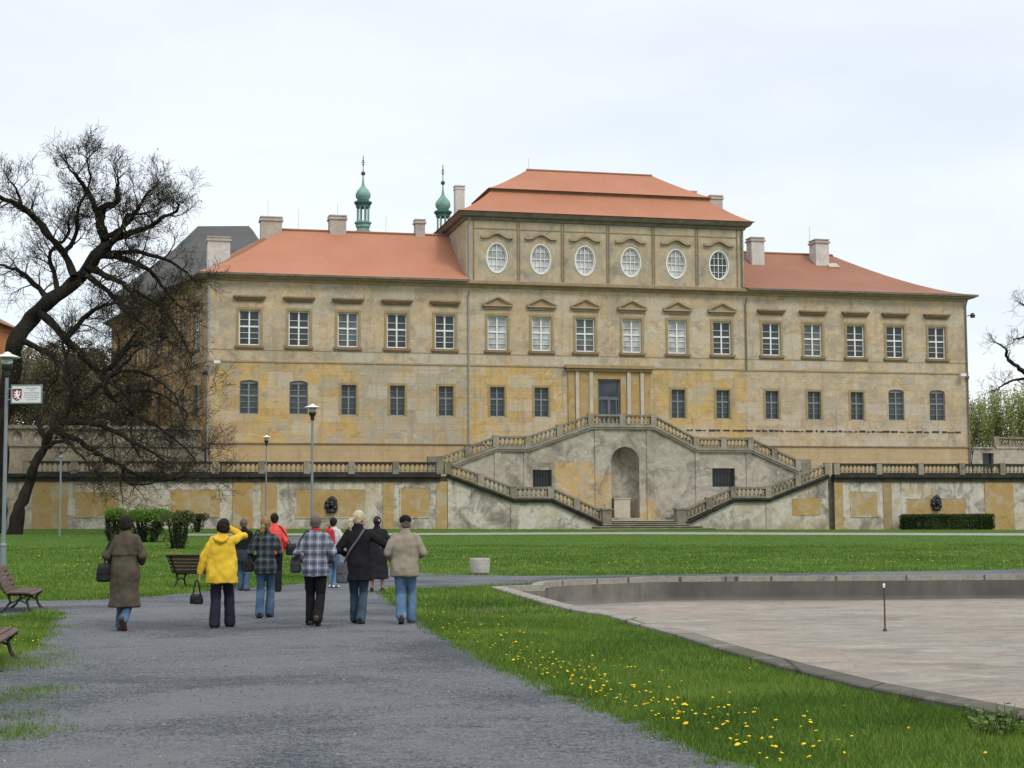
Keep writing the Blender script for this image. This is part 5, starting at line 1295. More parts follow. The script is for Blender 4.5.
blades('grass', [(tufts(), 0, 0, 0, 0, .05, .007), (lush(), 0, 0, 0, 0, .12, .008), (330000, -4, 5.5, 10, 17, .055, .0065), (400000, -9.8, 4, 17, 27, .06, .010), (290000, -18, 18, 27, 46, .07, .017), (220000, -29, 29, 45, 75, .055, .03), (110000, -44, 44, 75, 113, .022, .05)], M['blade'], 3)
# ragged tufts on the gravel edge at the left
M['flower'] = simple('dandelion_yellow', (0.75, 0.50, 0.012), 0.7, 0.1, 0.12, 30)
bm = new(); lathe(bm, [(0.0015, -.01), (0.0015, .05)], 4); bm_f = bm
lathe(bm, [(0.006, .048), (0.017, .054), (0.021, .058), (0.012, .062), (0.003, .061)], 9, mi=1)
for f in bm.faces:
    if f.calc_center_median().z > .0505 or len(f.verts) > 6: f.material_index = 1
dm = bpy.data.meshes.new('dandelion'); bm.to_mesh(dm); bm.free(); dm.materials.append(simple('dandelion_stem', (0.10, 0.15, 0.04))); dm.materials.append(M['flower'])
rn = random.Random(15); cand = []
edge = [G(x, y) for x, y in ((760, 768), (640, 716), (560, 688), (500, 661), (440, 632), (408, 612), (392, 601))]
for _ in range(4000):      # thick along the gravel's edge
    i = rn.choices(range(len(edge) - 1), weights=[5, 4, 4, 3, 1, .5])[0]; t_ = rn.random(); a, b = Vector(edge[i]), Vector(edge[i + 1]); p = a.lerp(b, t_); off = abs(rn.gauss(0, .48)); cand.append((p.x + off * .95 + .04, p.y + off * .3, 'path'))
    if len(cand) > 235: break
for _ in range(22): p = gp(rn.uniform(560, 1010), rn.uniform(660, 766)); cand.append((p.x, p.y, 'basin'))
for _ in range(34): p = gp(rn.uniform(0, 170), rn.uniform(552, 598)); cand.append((p.x, p.y, 'far'))
for _ in range(14): p = gp(rn.uniform(-5, 40), rn.uniform(625, 700)); cand.append((p.x, p.y, 'bench'))
for _ in range(34): p = gp(rn.uniform(420, 1020), rn.uniform(562, 575)); cand.append((p.x, p.y, 'lawn'))
ca = np.array([(c[0], c[1]) for c in cand]); ok = ~pip(ca[:, 0], ca[:, 1], PATHR) & ~pip(ca[:, 0], ca[:, 1], BAS); cand = [c for c, k in zip(cand, ok) if k]
cand.sort(key=lambda c: c[1])
# clumped flowers
LAB = {'path': 'yellow dandelion in bloom along the edge of the gravel path', 'basin': 'yellow dandelion in the grass between path and basin', 'bench': 'yellow dandelion in the ragged grass by the park bench', 'far': 'yellow dandelion on the shaded lawn by the clipped bushes', 'lawn': 'tiny yellow dandelion on the far lawn behind the basin'}
GRP = {'path': 'dandelions along the gravel edge', 'basin': 'dandelions between path and basin', 'bench': 'dandelions by the benches', 'far': 'dandelions by the clipped bushes', 'lawn': 'dandelions on the far lawn'}
for x, y, kd in cand[:300]:
    o = bpy.data.objects.new('dandelion', dm); COL.objects.link(o); s = rn.uniform(.42, .9) * (1.0 if kd in ('path', 'basin', 'bench') else 1.1)
    o.location = (x, y, gz(x, y)); o.scale = (s, s, rn.uniform(.6, 1.3) * (1 if s < 1.3 else 1.5)); o.rotation_euler = (rn.uniform(-.3, .3), rn.uniform(-.3, .3), rn.uniform(0, 6)); props(o, LAB[kd], 'dandelion', GRP[kd])
rest = new()
for x, y, kd in cand[300:]: lathe(rest, [(0.01, .07), (0.03, .08), (0.02, .095)], 6, (x, y, gz(x, y)))
for _ in range(60):
    p = gp(rn.choice((rn.uniform(0, 180), rn.uniform(420, 1020))), rn.uniform(546, 577))
    if not pip(np.array([p.x]), np.array([p.y]), PATHR)[0]: lathe(rest, [(0.008, .07), (0.022, .08), (0.015, .09)], 5, (p.x, p.y, gz(p.x, p.y)))
obj('dandelions', rest, M['flower'], kind='stuff')
# pebbles
V, Fc = [], []; pb = Net()
x = rg.uniform(-6, 3.5, 9000); y = rg.uniform(9.8, 24, 9000); k = pip(x, y, PATHR) & (np.abs(x) < .34 * y + .4)
for a, b in zip(x[k], y[k]):
    r = min(.016, .0045 * math.exp(abs(rn.gauss(0, .55)))); c = Vector((a, b, .006 + r * .3)); b0 = len(pb.v); q = rn.uniform(0, 2)
    for v in ((1, 0, 0), (-1, 0, 0), (0, 1, 0), (0, -1, 0), (0, 0, .8), (0, 0, -.6)):
        w_ = Vector((v[0] * math.cos(q) - v[1] * math.sin(q), v[0] * math.sin(q) + v[1] * math.cos(q), v[2])) * r * rn.uniform(.8, 1.2); pb.v.append(tuple(c + w_))
    for f in ((0, 2, 4), (2, 1, 4), (1, 3, 4), (3, 0, 4)): pb.f.append(tuple(b0 + i for i in f)); pb.sh.append(rn.random())
pm = leafmat('loose_grey_stones', (0.07, 0.074, 0.08), (0.20, 0.205, 0.21), (0.36, 0.355, 0.34)); pb.build('loose_gravel', pm, shade=True, kind='stuff')
# dead grass heap
q = gp(487, 613.5); net = Net(); t = thing('dry_grass_heap', 'small heap of dry brown cut grass lying on the lawn', 'grass heap', (q.x, q.y, 0))
for _ in range(260):
    p = Vector((rn.gauss(0, .22), rn.gauss(0, .3), rn.uniform(.02, .07))); net.leaf(p, Vector((rn.uniform(-1, 1), rn.uniform(-1, 1), .1)).normalized(), Vector((0, 0, 1)), rn.uniform(.06, .16), .006, rn.random())
net.build('stalks', leafmat('dry_stalks', (0.11, 0.085, 0.05), (0.26, 0.21, 0.13)), t, shade=True)

# ================================================================== street furniture
wood = N('bench_slat_wood', 0.7, 0.25); g_ = wood.noise(1.0, 5, 0.7, wood.mapping((2, 30, 30)))
wood.color(wood.ramp(g_, (0.3, (0.062, 0.035, 0.030)), (0.7, (0.125, 0.076, 0.064)))); wood.bump(g_, 0.3, 0.01); M['slat'] = wood.m
M['castiron'] = simple('dark_cast_iron', (0.02, 0.018, 0.018), 0.6, 0.4, 0.2)
def bench_proto(L=1.9):
    """sitter faces -y; length along x"""
    t = thing('park_bench', 'x', 'bench')
    def slats(path_, n, mat):
        bm = new()
        for (y, z), ang in path_:
            m = Matrix.Translation((0, y, z)) @ Matrix.Rotation(ang, 4, 'X'); box(bm, -L / 2, L / 2, -.043, .043, -.017, .017, m)
        bmesh.ops.bevel(bm, geom=[e for e in bm.edges], offset=.006, segments=1, affect='EDGES'); return bm
    seat = [((-0.30, .405), rad(18)), ((-.205, .425), rad(6)), ((-.105, .43), 0), ((-.005, .43), 0), ((.09, .43), rad(-4))]
    obj('seat', slats(seat, 5, None), M['slat'], t)
    back = [((.155 + .045 * k, .485 + .098 * k), rad(66)) for k in range(5)] + [((.40, .935), rad(30))]
    obj('backrest', slats(back, 6, None), M['slat'], t)
    for s in (-1, 1):
        x = s * (L / 2 - .12); bm = new()
        tube(bm, [(x, -.33, .36), (x, -.2, .385), (x, .08, .39), (x, .16, .44), (x, .27, .68), (x, .39, .91)], [.022] * 6, 7)
        tube(bm, [(x, -.30, .38), (x, -.22, .26), (x, -.25, .12), (x, -.32, 0.0)], [.028, .024, .024, .034], 7)
        tube(bm, [(x, .10, .40), (x, .06, .24), (x, .14, .10), (x, .24, 0.0)], [.028, .024, .024, .034], 7)
        tube(bm, [(x, -.23, .2), (x, -.08, .28), (x, .07, .2)], .018, 6)
        bar(bm, (x, -.36, .012), (x, -.28, .012), .07, .024); bar(bm, (x, .2, .012), (x, .28, .012), .07, .024)
        obj('leg_frame', fix(bm), M['castiron'], t, smooth=False)
    return t
bp = bench_proto(); benches = []
for k, (px, py, rz, lab) in enumerate([(None, (-8.98, 29.3), rad(101), 'slatted park bench in profile beside the lamp with the white sign'), (None, (-6.02, 18.2), rad(101), 'nearest slatted bench, mostly out of view, at the ragged grass edge'), (None, (-7.30, 38.6), rad(158), 'slatted park bench seen from behind near the person in yellow')]):
    t = bp if k == 0 else copy_tree(bp)
    t.location = (py[0], py[1], gz(*py)); t.rotation_euler = (0, 0, rz); t.scale = (1, 1, .84); props(t, lab, 'bench', 'park benches beside the gravel path')
glassl = N('lamp_glass', 0.08, 0.5); glassl.color((0.55, 0.57, 0.56)); glassl.b.inputs['Transmission Weight'].default_value = 0.6
M['lampglass'] = glassl.m
M['lampwhite'] = simple('pale_lamp_shade', (0.60, 0.60, 0.58), 0.45, 0.4, 0.06)
M['pole'] = simple('grey_blue_pole_paint', (0.17, 0.195, 0.215), 0.5, 0.4, 0.12)
def lamp_proto(H):
    t = thing('street_lamp', 'x', 'street lamp')
    bm = new(); lathe(bm, [(.075, -.1), (.075, .95), (.085, .97), (.085, 1.0), (.055, 1.05), (.045, H - .66)], 12); obj('pole', bm, M['pole'], t, smooth=False)
    bm = new(); lathe(bm, [(.05, H - .67), (.075, H - .62), (.09, H - .50), (.14, H - .42), (.155, H - .36), (.155, H - .33)], 14); obj('lamp_holder', bm, M['black'], t)
    bm = new(); lathe(bm, [(.14, H - .33), (.155, H - .16)], 14); obj('lamp_glass', bm, M['lampglass'], t, smooth=True)
    bm = new(); lathe(bm, [(.33, H - .15), (.345, H - .135), (.20, H - .075), (.10, H - .04), (.085, H - .01), (.03, H + .015)], 22); obj('lamp_shade', bm, M['lampwhite'], t, smooth=False)
    return t
lp = lamp_proto(6.05)
for k, (px, dep, ytop, lab) in enumerate([(7.5, 42.0, 352, 'tall street lamp carrying the white sign above the benches'), (312.5, 64.5, 404, 'tall street lamp rising behind the plaid jackets'), (266.5, 100, 435, 'slender street lamp farthest off near the terrace wall')]):
    t = lp if k == 0 else copy_tree(lp); p = at(px, ytop, dep); z0 = gz(p.x, p.y)
    t.location = (p.x, p.y, z0); s = (p.z - z0) / 6.06; t.scale = (1, 1, s) if k != 2 else (.9, .9, s); props(t, lab, 'street lamp', 'street lamps on the lawn')
p = at(61, 458, 92)
t = thing('metal_post', 'plain thin grey metal post on the lawn before the ochre panel', 'post', (p.x, p.y, gz(p.x, p.y))); bm = new(); h = p.z - gz(p.x, p.y); tube(bm, [(0, 0, -.1), (0, 0, h)], [.06, .05], 8); obj('shaft', bm, M['pole'], t)
bm = new(); lathe(bm, [(.09, h), (.13, h + .03), (.1, h + .12), (.02, h + .16)], 10); obj('cap', bm, M['pole'], t)
# the sign with the lion shield
p0 = at(12.5, 384, 41.9); p1 = at(43, 383, 41.7)
SW, SH_ = 0.80, 0.50
sg = thing('direction_sign', 'white information sign with a red lion shield fixed to the lamp post', 'sign', (p0.x + .0, p0.y - .1, at(27, 394.5, 41.9).z - SH_ / 2), rad(-3))
bm = new(); box(bm, .03, SW, -.012, .012, .03, SH_ - .03); obj('board', bm, simple('white_sign_face', (.60, .62, .60), .4, .3, .03), sg)
bm = new(); box(bm, 0, SW + .03, -.022, .022, 0, .03); box(bm, 0, SW + .03, -.022, .022, SH_ - .03, SH_); box(bm, 0, .03, -.022, .022, .03, SH_ - .03); box(bm, SW, SW + .03, -.022, .022, .03, SH_ - .03); bar(bm, (-.12, .09, .12), (.02, .0, .12), .03, .03); bar(bm, (-.12, .09, .4), (.02, .0, .4), .03, .03); obj('frame', bm, M['pole'], sg)
def flat(poly, y, x0, z0, s, mat, nm, par):
    bm = new(); prism(bm, [(x0 + a * s, z0 + b * s) for a, b in poly], y - .004, y); return obj(nm, fix(bm), mat, par)
sh = flat([(-.5, 1.15), (.5, 1.15), (.5, .35), (.42, .12), (.2, -.06), (0, -.14), (-.2, -.06), (-.42, .12), (-.5, .35)], -.014, .165, .11, .245, simple('shield_red', (.20, .028, .035), .5), 'shield', sg)
flat([(-.42, 1.08), (.42, 1.08), (.42, 1.02), (-.42, 1.02)], -.0185, .165, .11, .245, M['black'], 'shield_rim', sh)
lw = simple('lion_white', (.7, .7, .68), .5)
lion = [(-.10, .0), (.02, .12), (-.02, .30), (-.22, .16), (-.34, .22), (-.16, .38), (-.12, .46), (-.36, .44), (-.38, .54), (-.12, .60), (-.14, .68), (-.34, .76), (-.30, .86), (-.10, .78), (-.12, .92), (.0, 1.0), (.12, .94), (.14, .82), (.08, .72), (.16, .5), (.26, .6), (.20, .78), (.30, .94), (.40, .86), (.30, .72), (.36, .52), (.24, .36), (.20, .24), (.34, .10), (.24, .02), (.10, .16), (.08, .02)]
flat(lion, -.0195, .165, .11, .245, lw, 'lion', sh)
bm = new(); rn2 = random.Random(3)
for k, (z, a, b) in enumerate([(.40, .40, .72), (.345, .50, .62), (.285, .36, .76), (.225, .36, .74), (.165, .36, .76), (.105, .40, .70)]):
    x = a
    while x < b: w_ = rn2.uniform(.02, .06); box(bm, x, min(b, x + w_), -.0155, -.0125, z - .011, z + .011); x += w_ + .014
obj('lines_of_print', bm, simple('grey_print', (.25, .27, .28)), sg)
# ================================================================== people
def fabric(name, c, var=0.26, scale=6.0, rough=0.92):
    n = N(name, rough, 0.12); f = n.noise(scale, 5, 0.65); w = n.noise(160, 2)
    n.color(n.ramp(f, (0.3, tuple(x * (1 - var) for x in c)), (0.7, tuple(x * (1 + var) for x in c)))); n.bump(n.math('ADD', f, n.math('MULTIPLY', w, .25)), .35, .02); return n.m
def denim(name, c, fade):
    n = N(name, .9, .1); f = n.noise(5, 5, .65); x, y, z = n.xyz()
    col = n.ramp(f, (.3, tuple(q * .75 for q in c)), (.7, c)); col = n.mix(n.rng(n.noise(2.6, 4), .42, .62, 0, .6), col, fade); n.color(col); n.bump(n.noise(22, 4), .3, .01); return n.m
def plaid(name, base, dark, line, kx=7.5, kz=7.0, thin=True):
    n = N(name, .92, .1); x, y, z = n.xyz(); a = n.math('FRACT', n.math('ADD', n.math('MULTIPLY', x, kx), .31)); b = n.math('FRACT', n.math('MULTIPLY', z, kz))
    ba = n.math('MULTIPLY', n.rng(a, .05, .12), n.rng(a, .52, .45)); bb = n.math('MULTIPLY', n.rng(b, .05, .12), n.rng(b, .52, .45))
    col = n.mix(n.math('MULTIPLY', ba, .62), base, dark); col = n.mix(n.math('MULTIPLY', bb, .62), col, dark)
    if thin:
        for q in (a, b): col = n.mix(n.math('MULTIPLY', n.math('MULTIPLY', n.rng(q, .70, .73), n.rng(q, .80, .77)), .6), col, line)
    n.color(col); n.bump(n.noise(30, 4), .3, .01); return n.m
SKIN = N('skin', .55, .35); SKIN.color(SKIN.ramp(SKIN.noise(9, 4), (.3, (.40, .215, .145)), (.7, (.50, .29, .21)))); SKIN.b.inputs['Subsurface Weight'].default_value = .1; SKIN = SKIN.m
def hairmat(name, d, l):
    n = N(name, .75, .15); f = n.noise(1.0, 4, .7, n.mapping((70, 70, 14))); n.color(n.ramp(f, (.3, d), (.7, l))); n.bump(f, .6, .01); return n.m
def remesh(name, bm, vox, mat, parent, smooth=4, fold=0.0, fscale=(5.5, 5.5, 4.2), seed=0, label=None):
    bmesh.ops.recalc_face_normals(bm, faces=bm.faces[:])
    m = bpy.data.meshes.new(name); bm.to_mesh(m); bm.free()
    o = bpy.data.objects.new(name, m); COL.objects.link(o)
    a = o.modifiers.new('r', 'REMESH'); a.mode = 'VOXEL'; a.voxel_size = vox
    if smooth: b = o.modifiers.new('s', 'SMOOTH'); b.factor = .5; b.iterations = smooth
    dg = bpy.context.evaluated_depsgraph_get(); me_ = bpy.data.meshes.new_from_object(o.evaluated_get(dg)); o.modifiers.clear(); o.data = me_; bpy.data.meshes.remove(m)
    me_.name = name; me_.materials.clear(); me_.materials.append(mat)
    if fold:
        k = len(me_.vertices); co = np.empty(3 * k, np.float32); no = np.empty(3 * k, np.float32)
        me_.vertices.foreach_get('co', co); me_.vertices.foreach_get('normal', no); co = co.reshape(-1, 3); no = no.reshape(-1, 3)
        d = np.array([noise.noise(Vector((p[0] * fscale[0], p[1] * fscale[1], p[2] * fscale[2] + seed))) + .5 * noise.noise(Vector((p[0] * fscale[0] * 2.3 + 5, p[1] * fscale[1] * 2.3, p[2] * fscale[2] * 2.6 + seed))) for p in co], np.float32)
        co += no * (d * fold)[:, None]; me_.vertices.foreach_set('co', co.ravel())
    me_.polygons.foreach_set('use_smooth', [True] * len(me_.polygons)); me_.update()
    o.parent = parent
    if label: o['label'] = label
    return o
def ball(bm, c, r, m=None, sub=3):
    M_ = Matrix.Translation(c) @ Matrix.Diagonal((*((r,) * 3 if isinstance(r, (int, float)) else r), 1))
    bmesh.ops.create_icosphere(bm, subdivisions=sub, radius=1.0, matrix=(m @ M_) if m is not None else M_)
def limb(bm, pts, rads, n=14):
    tube(bm, pts, rads, n)
    for p, r in zip(pts, rads): ball(bm, p, r * .985, sub=2)
def loft(bm, rings, n=28):
    R_ = []
    for cx, cy, z, rx, ry in rings:
        R_.append([bm.verts.new((cx + rx * math.copysign(abs(math.cos(2 * PI * k / n)) ** .85, math.cos(2 * PI * k / n)), cy + ry * math.copysign(abs(math.sin(2 * PI * k / n)) ** .85, math.sin(2 * PI * k / n)), z)) for k in range(n)])
    for a, b in zip(R_, R_[1:]):
        for k in range(n): bm.faces.new((a[k], a[(k + 1) % n], b[(k + 1) % n], b[k]))
    bm.faces.new(R_[0][::-1]); bm.faces.new(R_[-1])
def ik(S_, T_, a, b, hint):
    d = T_ - S_; L = min(d.length, (a + b) * .995); dn = d.normalized(); x = (a * a - b * b + L * L) / (2 * L); h = math.sqrt(max(0, a * a - x * x))
    hn = hint - dn * hint.dot(dn); hn.normalize(); return S_ + dn * x + hn * h, S_ + dn * L
def person(sp):
    k = sp['H'] / 1.70; q = gp(*sp['px']); q = Vector((q.x, q.y, gz(q.x, q.y)))
    if 'move' in sp: q += Vector((*sp['move'], 0))
    t = thing('person', sp['label'], 'person', q, sp.get('rz', 0), sp.get('group'))
    w = sp.get('w', 1.0) * .94; lean = sp.get('lean', 0.02)
    V = lambda x, y, z: Vector((x * k * w, y * k, z * k))
    hip = {s: V(s * .088, 0, .88) for s in (-1, 1)}; sho = {s: V(s * sp.get('shw', .168), lean, 1.365) for s in (-1, 1)}
    foot = {-1: sp.get('LF', (-.10, 0, 0, 0)), 1: sp.get('RF', (.10, 0, 0, 0))}     # x, y, lift, pitch
    hand = {-1: sp['LH'], 1: sp['RH']}
    J = {}
    for s in (-1, 1):
        fx, fy, lift, pitch = foot[s]
        an = V(fx, fy, .085 + lift); kn, an = ik(hip[s], an, .42 * k, .40 * k, Vector((s * .05, 1, 0)))
        wx, wy, wz, hx, hy, hz = hand[s]
        wr = V(wx, wy, wz); el, wr = ik(sho[s], wr, .285 * k, .25 * k, Vector((hx, hy, hz)))
        J[s] = dict(kn=kn, an=an, el=el, wr=wr, pitch=pitch)
    hc = V(0, lean + .015, 1.588) + Vector(sp.get('hoff', (0, 0, 0)))
    HM = Matrix.Translation(hc) @ Matrix.Rotation(sp.get('yaw', 0), 4, 'Z') @ Matrix.Rotation(sp.get('tilt', 0), 4, 'Y') @ Matrix.Rotation(sp.get('nod', 0), 4, 'X') @ Matrix.Scale(k * 1.06, 4)
    # ---- body: one continuous surface
    bm = new()
    ball(bm, (0, -.008, .015), (.073, .092, .100), HM); ball(bm, (0, .028, -.042), (.058, .066, .076), HM); ball(bm, (0, .062, -.082), (.030, .026, .024), HM, 2)
    a = [HM @ Vector(p) for p in ((0, .086, .012), (0, .104, -.022), (0, .100, -.034))]; tube(bm, a, [.010 * k, .014 * k, .013 * k], 8)
    for s in (-1, 1): ball(bm, (s * .075, -.008, -.012), (.010, .020, .032), HM, 2); ball(bm, (s * .034, .066, -.028), (.022, .018, .020), HM, 2)
    limb(bm, [V(0, lean - .01, 1.36), V(0, lean - .005, 1.45), HM @ Vector((0, -.012, -.05))], [.062 * k, .053 * k, .050 * k])
    loft(bm, [(0, 0, .80 * k, .14 * k * w, .10 * k), (0, 0, .90 * k, .165 * k * w, .12 * k), (0, lean * .5 * k, 1.06 * k, .128 * k * w, .095 * k), (0, lean * k, 1.25 * k, .15 * k * w, .10 * k), (0, lean * k, 1.34 * k, .14 * k * w, .080 * k), (0, lean * k, 1.40 * k, .07 * k * w, .06 * k)], 20)
    for s in (-1, 1):
        j = J[s]; limb(bm, [hip[s], hip[s].lerp(j['kn'], .5), j['kn'], j['kn'].lerp(j['an'], .35), j['an']], [.082 * k, .070 * k, .052 * k, .052 * k, .036 * k])
        fd = Vector((s * .08, math.cos(j['pitch']), -math.sin(j['pitch']))).normalized(); tube(bm, [j['an'] - fd * .04 * k, j['an'] + fd * .12 * k + Vector((0, 0, -.05 * k))], [.034 * k, .028 * k], 8)
        limb(bm, [sho[s], sho[s].lerp(j['el'], .5), j['el'], j['el'].lerp(j['wr'], .4), j['wr']], [.045 * k, .043 * k, .038 * k, .036 * k, .026 * k], 10)
        d = (j['wr'] - j['el']).normalized(); bend = Vector(sp.get('bend%d' % s, (0, 0, 0))); d = (d + bend).normalized()
        nrm = Vector((-s, .2, .1)); nrm = (nrm - d * nrm.dot(d)).normalized(); sd = d.cross(nrm).normalized()
        if sd.y < 0: sd = -sd
        pc = j['wr'] + d * .045 * k
        PM = Matrix((sd, nrm, d)).transposed().to_4x4(); PM.translation = pc; ball(bm, (0, 0, 0), (.040 * k, .015 * k, .050 * k), PM, 2)
        for f, (off, ln) in enumerate(((.030, .070), (.010, .078), (-.011, .073), (-.031, .058))):
            b0 = pc + sd * off * k + d * .038 * k; b1 = b0 + (d + nrm * .25 + sd * off * 2).normalized() * ln * .5 * k; b2 = b1 + (d * .75 + nrm * .75).normalized() * ln * .5 * k
            tube(bm, [b0, b1, b2], [.0088 * k, .0082 * k, .0066 * k], 7)
        b0 = pc + sd * .034 * k - d * .02 * k; b1 = b0 + (sd * .8 + d * .5 + nrm * .3).normalized() * .034 * k; b2 = b1 + (sd * .3 + d + nrm * .4).normalized() * .03 * k; tube(bm, [b0, b1, b2], [.012 * k, .0098 * k, .0075 * k], 7)
        j['palm'] = pc + d * .05 * k
    body = remesh('body', bm, .0075, SKIN, t, 3)
    bm = new()
    for s in (-1, 1): ball(bm, (s * .029, .077, .004), (.011, .008, .008), HM, 2)
    obj('eyes', bm, M['eye'], body, smooth=True)
    bm = new(); ball(bm, (0, .0865, -.064), (.020, .008, .006), HM, 2); obj('lips', bm, M['lip'], body, smooth=True)
    # ---- hair or cap
    hr = sp.get('hair')
    if hr:
        kind, hm = hr; bm = new()
        ball(bm, (0, -.024, .030), (.086, .096, .099) if not sp.get('cap') else (.078, .09, .06), HM)
        if kind in ('bob', 'curly'): ball(bm, (0, -.045, -.025), (.088, .070, .085), HM); [ball(bm, (s * .062, -.015, -.02), (.028, .05, .075), HM, 2) for s in (-1, 1)]
        if kind == 'curly':
            rn_ = random.Random(3)
            for _ in range(70):
                v = rv(rn_)
                if v.y < .45: ball(bm, (v.x * .088, -.03 + v.y * .088, .005 + v.z * .100), .022, HM, 1)
        if kind in ('short', 'bun', 'tail'): ball(bm, (0, -.052, -.02), (.072, .050, .065), HM)
        if kind == 'tail':
            p = [HM @ Vector(c) for c in ((-.02, -.11, .0), (-.035, -.150, -.03), (-.045, -.150, -.10), (-.045, -.135, -.17))]; limb(bm, p, [.030 * k, .040 * k, .040 * k, .018 * k])
        if kind == 'bun': ball(bm, (0, -.118, .02), (.042, .036, .040), HM, 2)
        remesh('hair', bm, .008, hm, body, 1 if kind == 'curly' else 2, fold=.007 if kind == 'curly' else .005, fscale=(42, 42, 20), seed=int(sp['px'][0]))
        if kind == 'tail':
            bm = new(); p = HM @ Vector((-.02, -.112, .0)); ball(bm, p, (.034, .03, .03), None, 2); obj('hair_band', bm, M['black'], body)
        if kind == 'bun' and sp.get('clip'):
            bm = new(); ball(bm, (.045, -.105, .03), (.018, .012, .022), HM, 2); obj('hair_clip', bm, M['white'], body)
    if sp.get('cap'):
        bm = new(); ball(bm, (0, -.004, .050), (.092, .112, .082), HM); p = [HM @ Vector(c) for c in ((-.0, .06, .045), (0, .12, .038), (0, .165, .022))]
        for x in (-.05, -.025, 0, .025, .05): tube(bm, [HM @ Vector((x, .05, .042)), HM @ Vector((x * .9, .155 - abs(x) * .5, .024))], [.013 * k, .010 * k], 6)
        remesh('cap', bm, .007, sp['cap'], body, 3)
    # ---- trousers
    if 'trousers' in sp:
        mt, knee, hem = sp['trousers']; bm = new()
        loft(bm, [(0, -.005, .80 * k, .158 * k * w, .118 * k), (0, -.012 * k, .90 * k, .172 * k * w, .125 * k), (0, 0, 1.02 * k, .155 * k * w, .12 * k)], 22)
        for s in (-1, 1):
            j = J[s]; e = j['an'] + (j['an'] - j['kn']).normalized() * .015 * k
            limb(bm, [hip[s] + V(0, -.005, -.02), hip[s].lerp(j['kn'], .5), j['kn'], j['kn'].lerp(e, .5), e], [.100 * k * w, .088 * k * w, knee * k, (knee + hem) / 2 * k, hem * k])
        remesh('trousers', bm, .011, mt, body, 4, fold=.008, fscale=(9, 9, 8), seed=int(sp['px'][0]))
    # ---- shoes
    for s in (-1, 1):
        j = J[s]; an = j['an']; pc = j['pitch']; R_ = Matrix.Translation(an) @ Matrix.Rotation(-s * sp.get('toe', .12), 4, 'Z') @ Matrix.Rotation(-pc, 4, 'X')
        bm = new(); pts = [R_ @ Vector(c) * 1 for c in ((0, -.055 * k, -.035 * k), (0, .02 * k, -.030 * k), (0, .10 * k, -.045 * k), (0, .165 * k, -.055 * k))]
        limb(bm, pts, [.040 * k, .045 * k, .043 * k, .030 * k], 10); tube(bm, [R_ @ Vector((0, -.02 * k, -.03 * k)), R_ @ Vector((0, -.015 * k, .015 * k))], [.043 * k, .04 * k], 10)
        sh = remesh('shoe', bm, .009, sp['shoe'], body, 2)
        bm = new(); m = R_ @ Matrix.Translation((0, .055 * k, -.079 * k)); box(bm, -.043 * k, .043 * k, -.14 * k, .135 * k, -.008 * k, .014 * k, m); bmesh.ops.bevel(bm, geom=[e for e in bm.edges], offset=.012 * k, segments=2, affect='EDGES'); obj('sole', bm, sp.get('sole', M['black']), sh)
    # ---- coat or jacket, sleeves included
    g = sp['top']; bm = new(); hz = g['hem']; fl = g.get('flare', .205); b_ = g.get('bulk', 1.0); Lk = lean * k
    rings = [(0, 0, hz * k, fl * k * w, fl * .74 * k)]
    if hz < .7: rings.append((0, 0, (hz * .5 + .45) * k, (fl * .5 + .10) * k * w, (fl * .37 + .075) * k))
    rings += [(0, -.005 * k, .90 * k, g.get('hipw', .21) * k * w, .160 * k)] if hz < .86 else []
    rings += [(0, Lk * .5, 1.07 * k, g.get('waist', .178) * k * w * b_, .132 * k * b_), (0, Lk, 1.25 * k, .192 * k * w * b_, .142 * k * b_), (0, Lk, 1.35 * k, .178 * k * w * b_, .118 * k * b_), (0, Lk, 1.415 * k, .118 * k * w, .09 * k), (0, Lk, 1.475 * k, .070 * k, .070 * k), (0, Lk, (1.475 + g.get('collar', .02)) * k, .066 * k, .068 * k)]
    loft(bm, rings, 30)
    cuff = g.get('cuff', .045)
    for s in (-1, 1):
        j = J[s]; e = j['wr'] - (j['wr'] - j['el']).normalized() * .0 * k; a0 = sho[s] + Vector((-s * .022 * k, 0, .0))
        limb(bm, [a0, a0.lerp(j['el'], .3) + Vector((s * .012, 0, 0)), j['el'], j['el'].lerp(e, .5), e], [.074 * k * b_, .069 * k * b_, .060 * k * b_, .054 * k * b_, cuff * k], 14)
    if g.get('hood'):
        tube(bm, [V(-.10, -.06 + lean, 1.43), V(-.06, -.13 + lean, 1.38), V(0, -.15 + lean, 1.355), V(.06, -.13 + lean, 1.38), V(.10, -.06 + lean, 1.43)], [.035 * k, .045 * k, .05 * k, .045 * k, .035 * k], 10)
    if g.get('cape'): loft(bm, [(0, Lk - .012, 1.12 * k, .20 * k * w, .158 * k), (0, Lk - .008, 1.14 * k, .205 * k * w, .16 * k), (0, Lk - .006, 1.30 * k, .195 * k * w, .146 * k), (0, Lk, 1.38 * k, .16 * k * w, .11 * k)], 26)
    if g.get('belt'): loft(bm, [(0, Lk * .5, 1.035 * k, .188 * k * w, .142 * k), (0, Lk * .5, 1.04 * k, .194 * k * w, .148 * k), (0, Lk * .5, 1.075 * k, .194 * k * w, .148 * k), (0, Lk * .5, 1.08 * k, .188 * k * w, .142 * k)], 26)
    jk = remesh(g['name'], bm, .011, g['mat'], body, 4, fold=g.get('fold', .022), seed=int(sp['px'][0]))
    if g.get('scarf'):
        bm = new(); loft(bm, [(0, Lk, 1.455 * k, .076 * k, .078 * k), (0, Lk, 1.50 * k, .070 * k, .074 * k), (0, Lk, 1.515 * k, .062 * k, .066 * k)], 20); remesh('neckerchief', bm, .008, g['scarf'], body, 2, fold=.005)
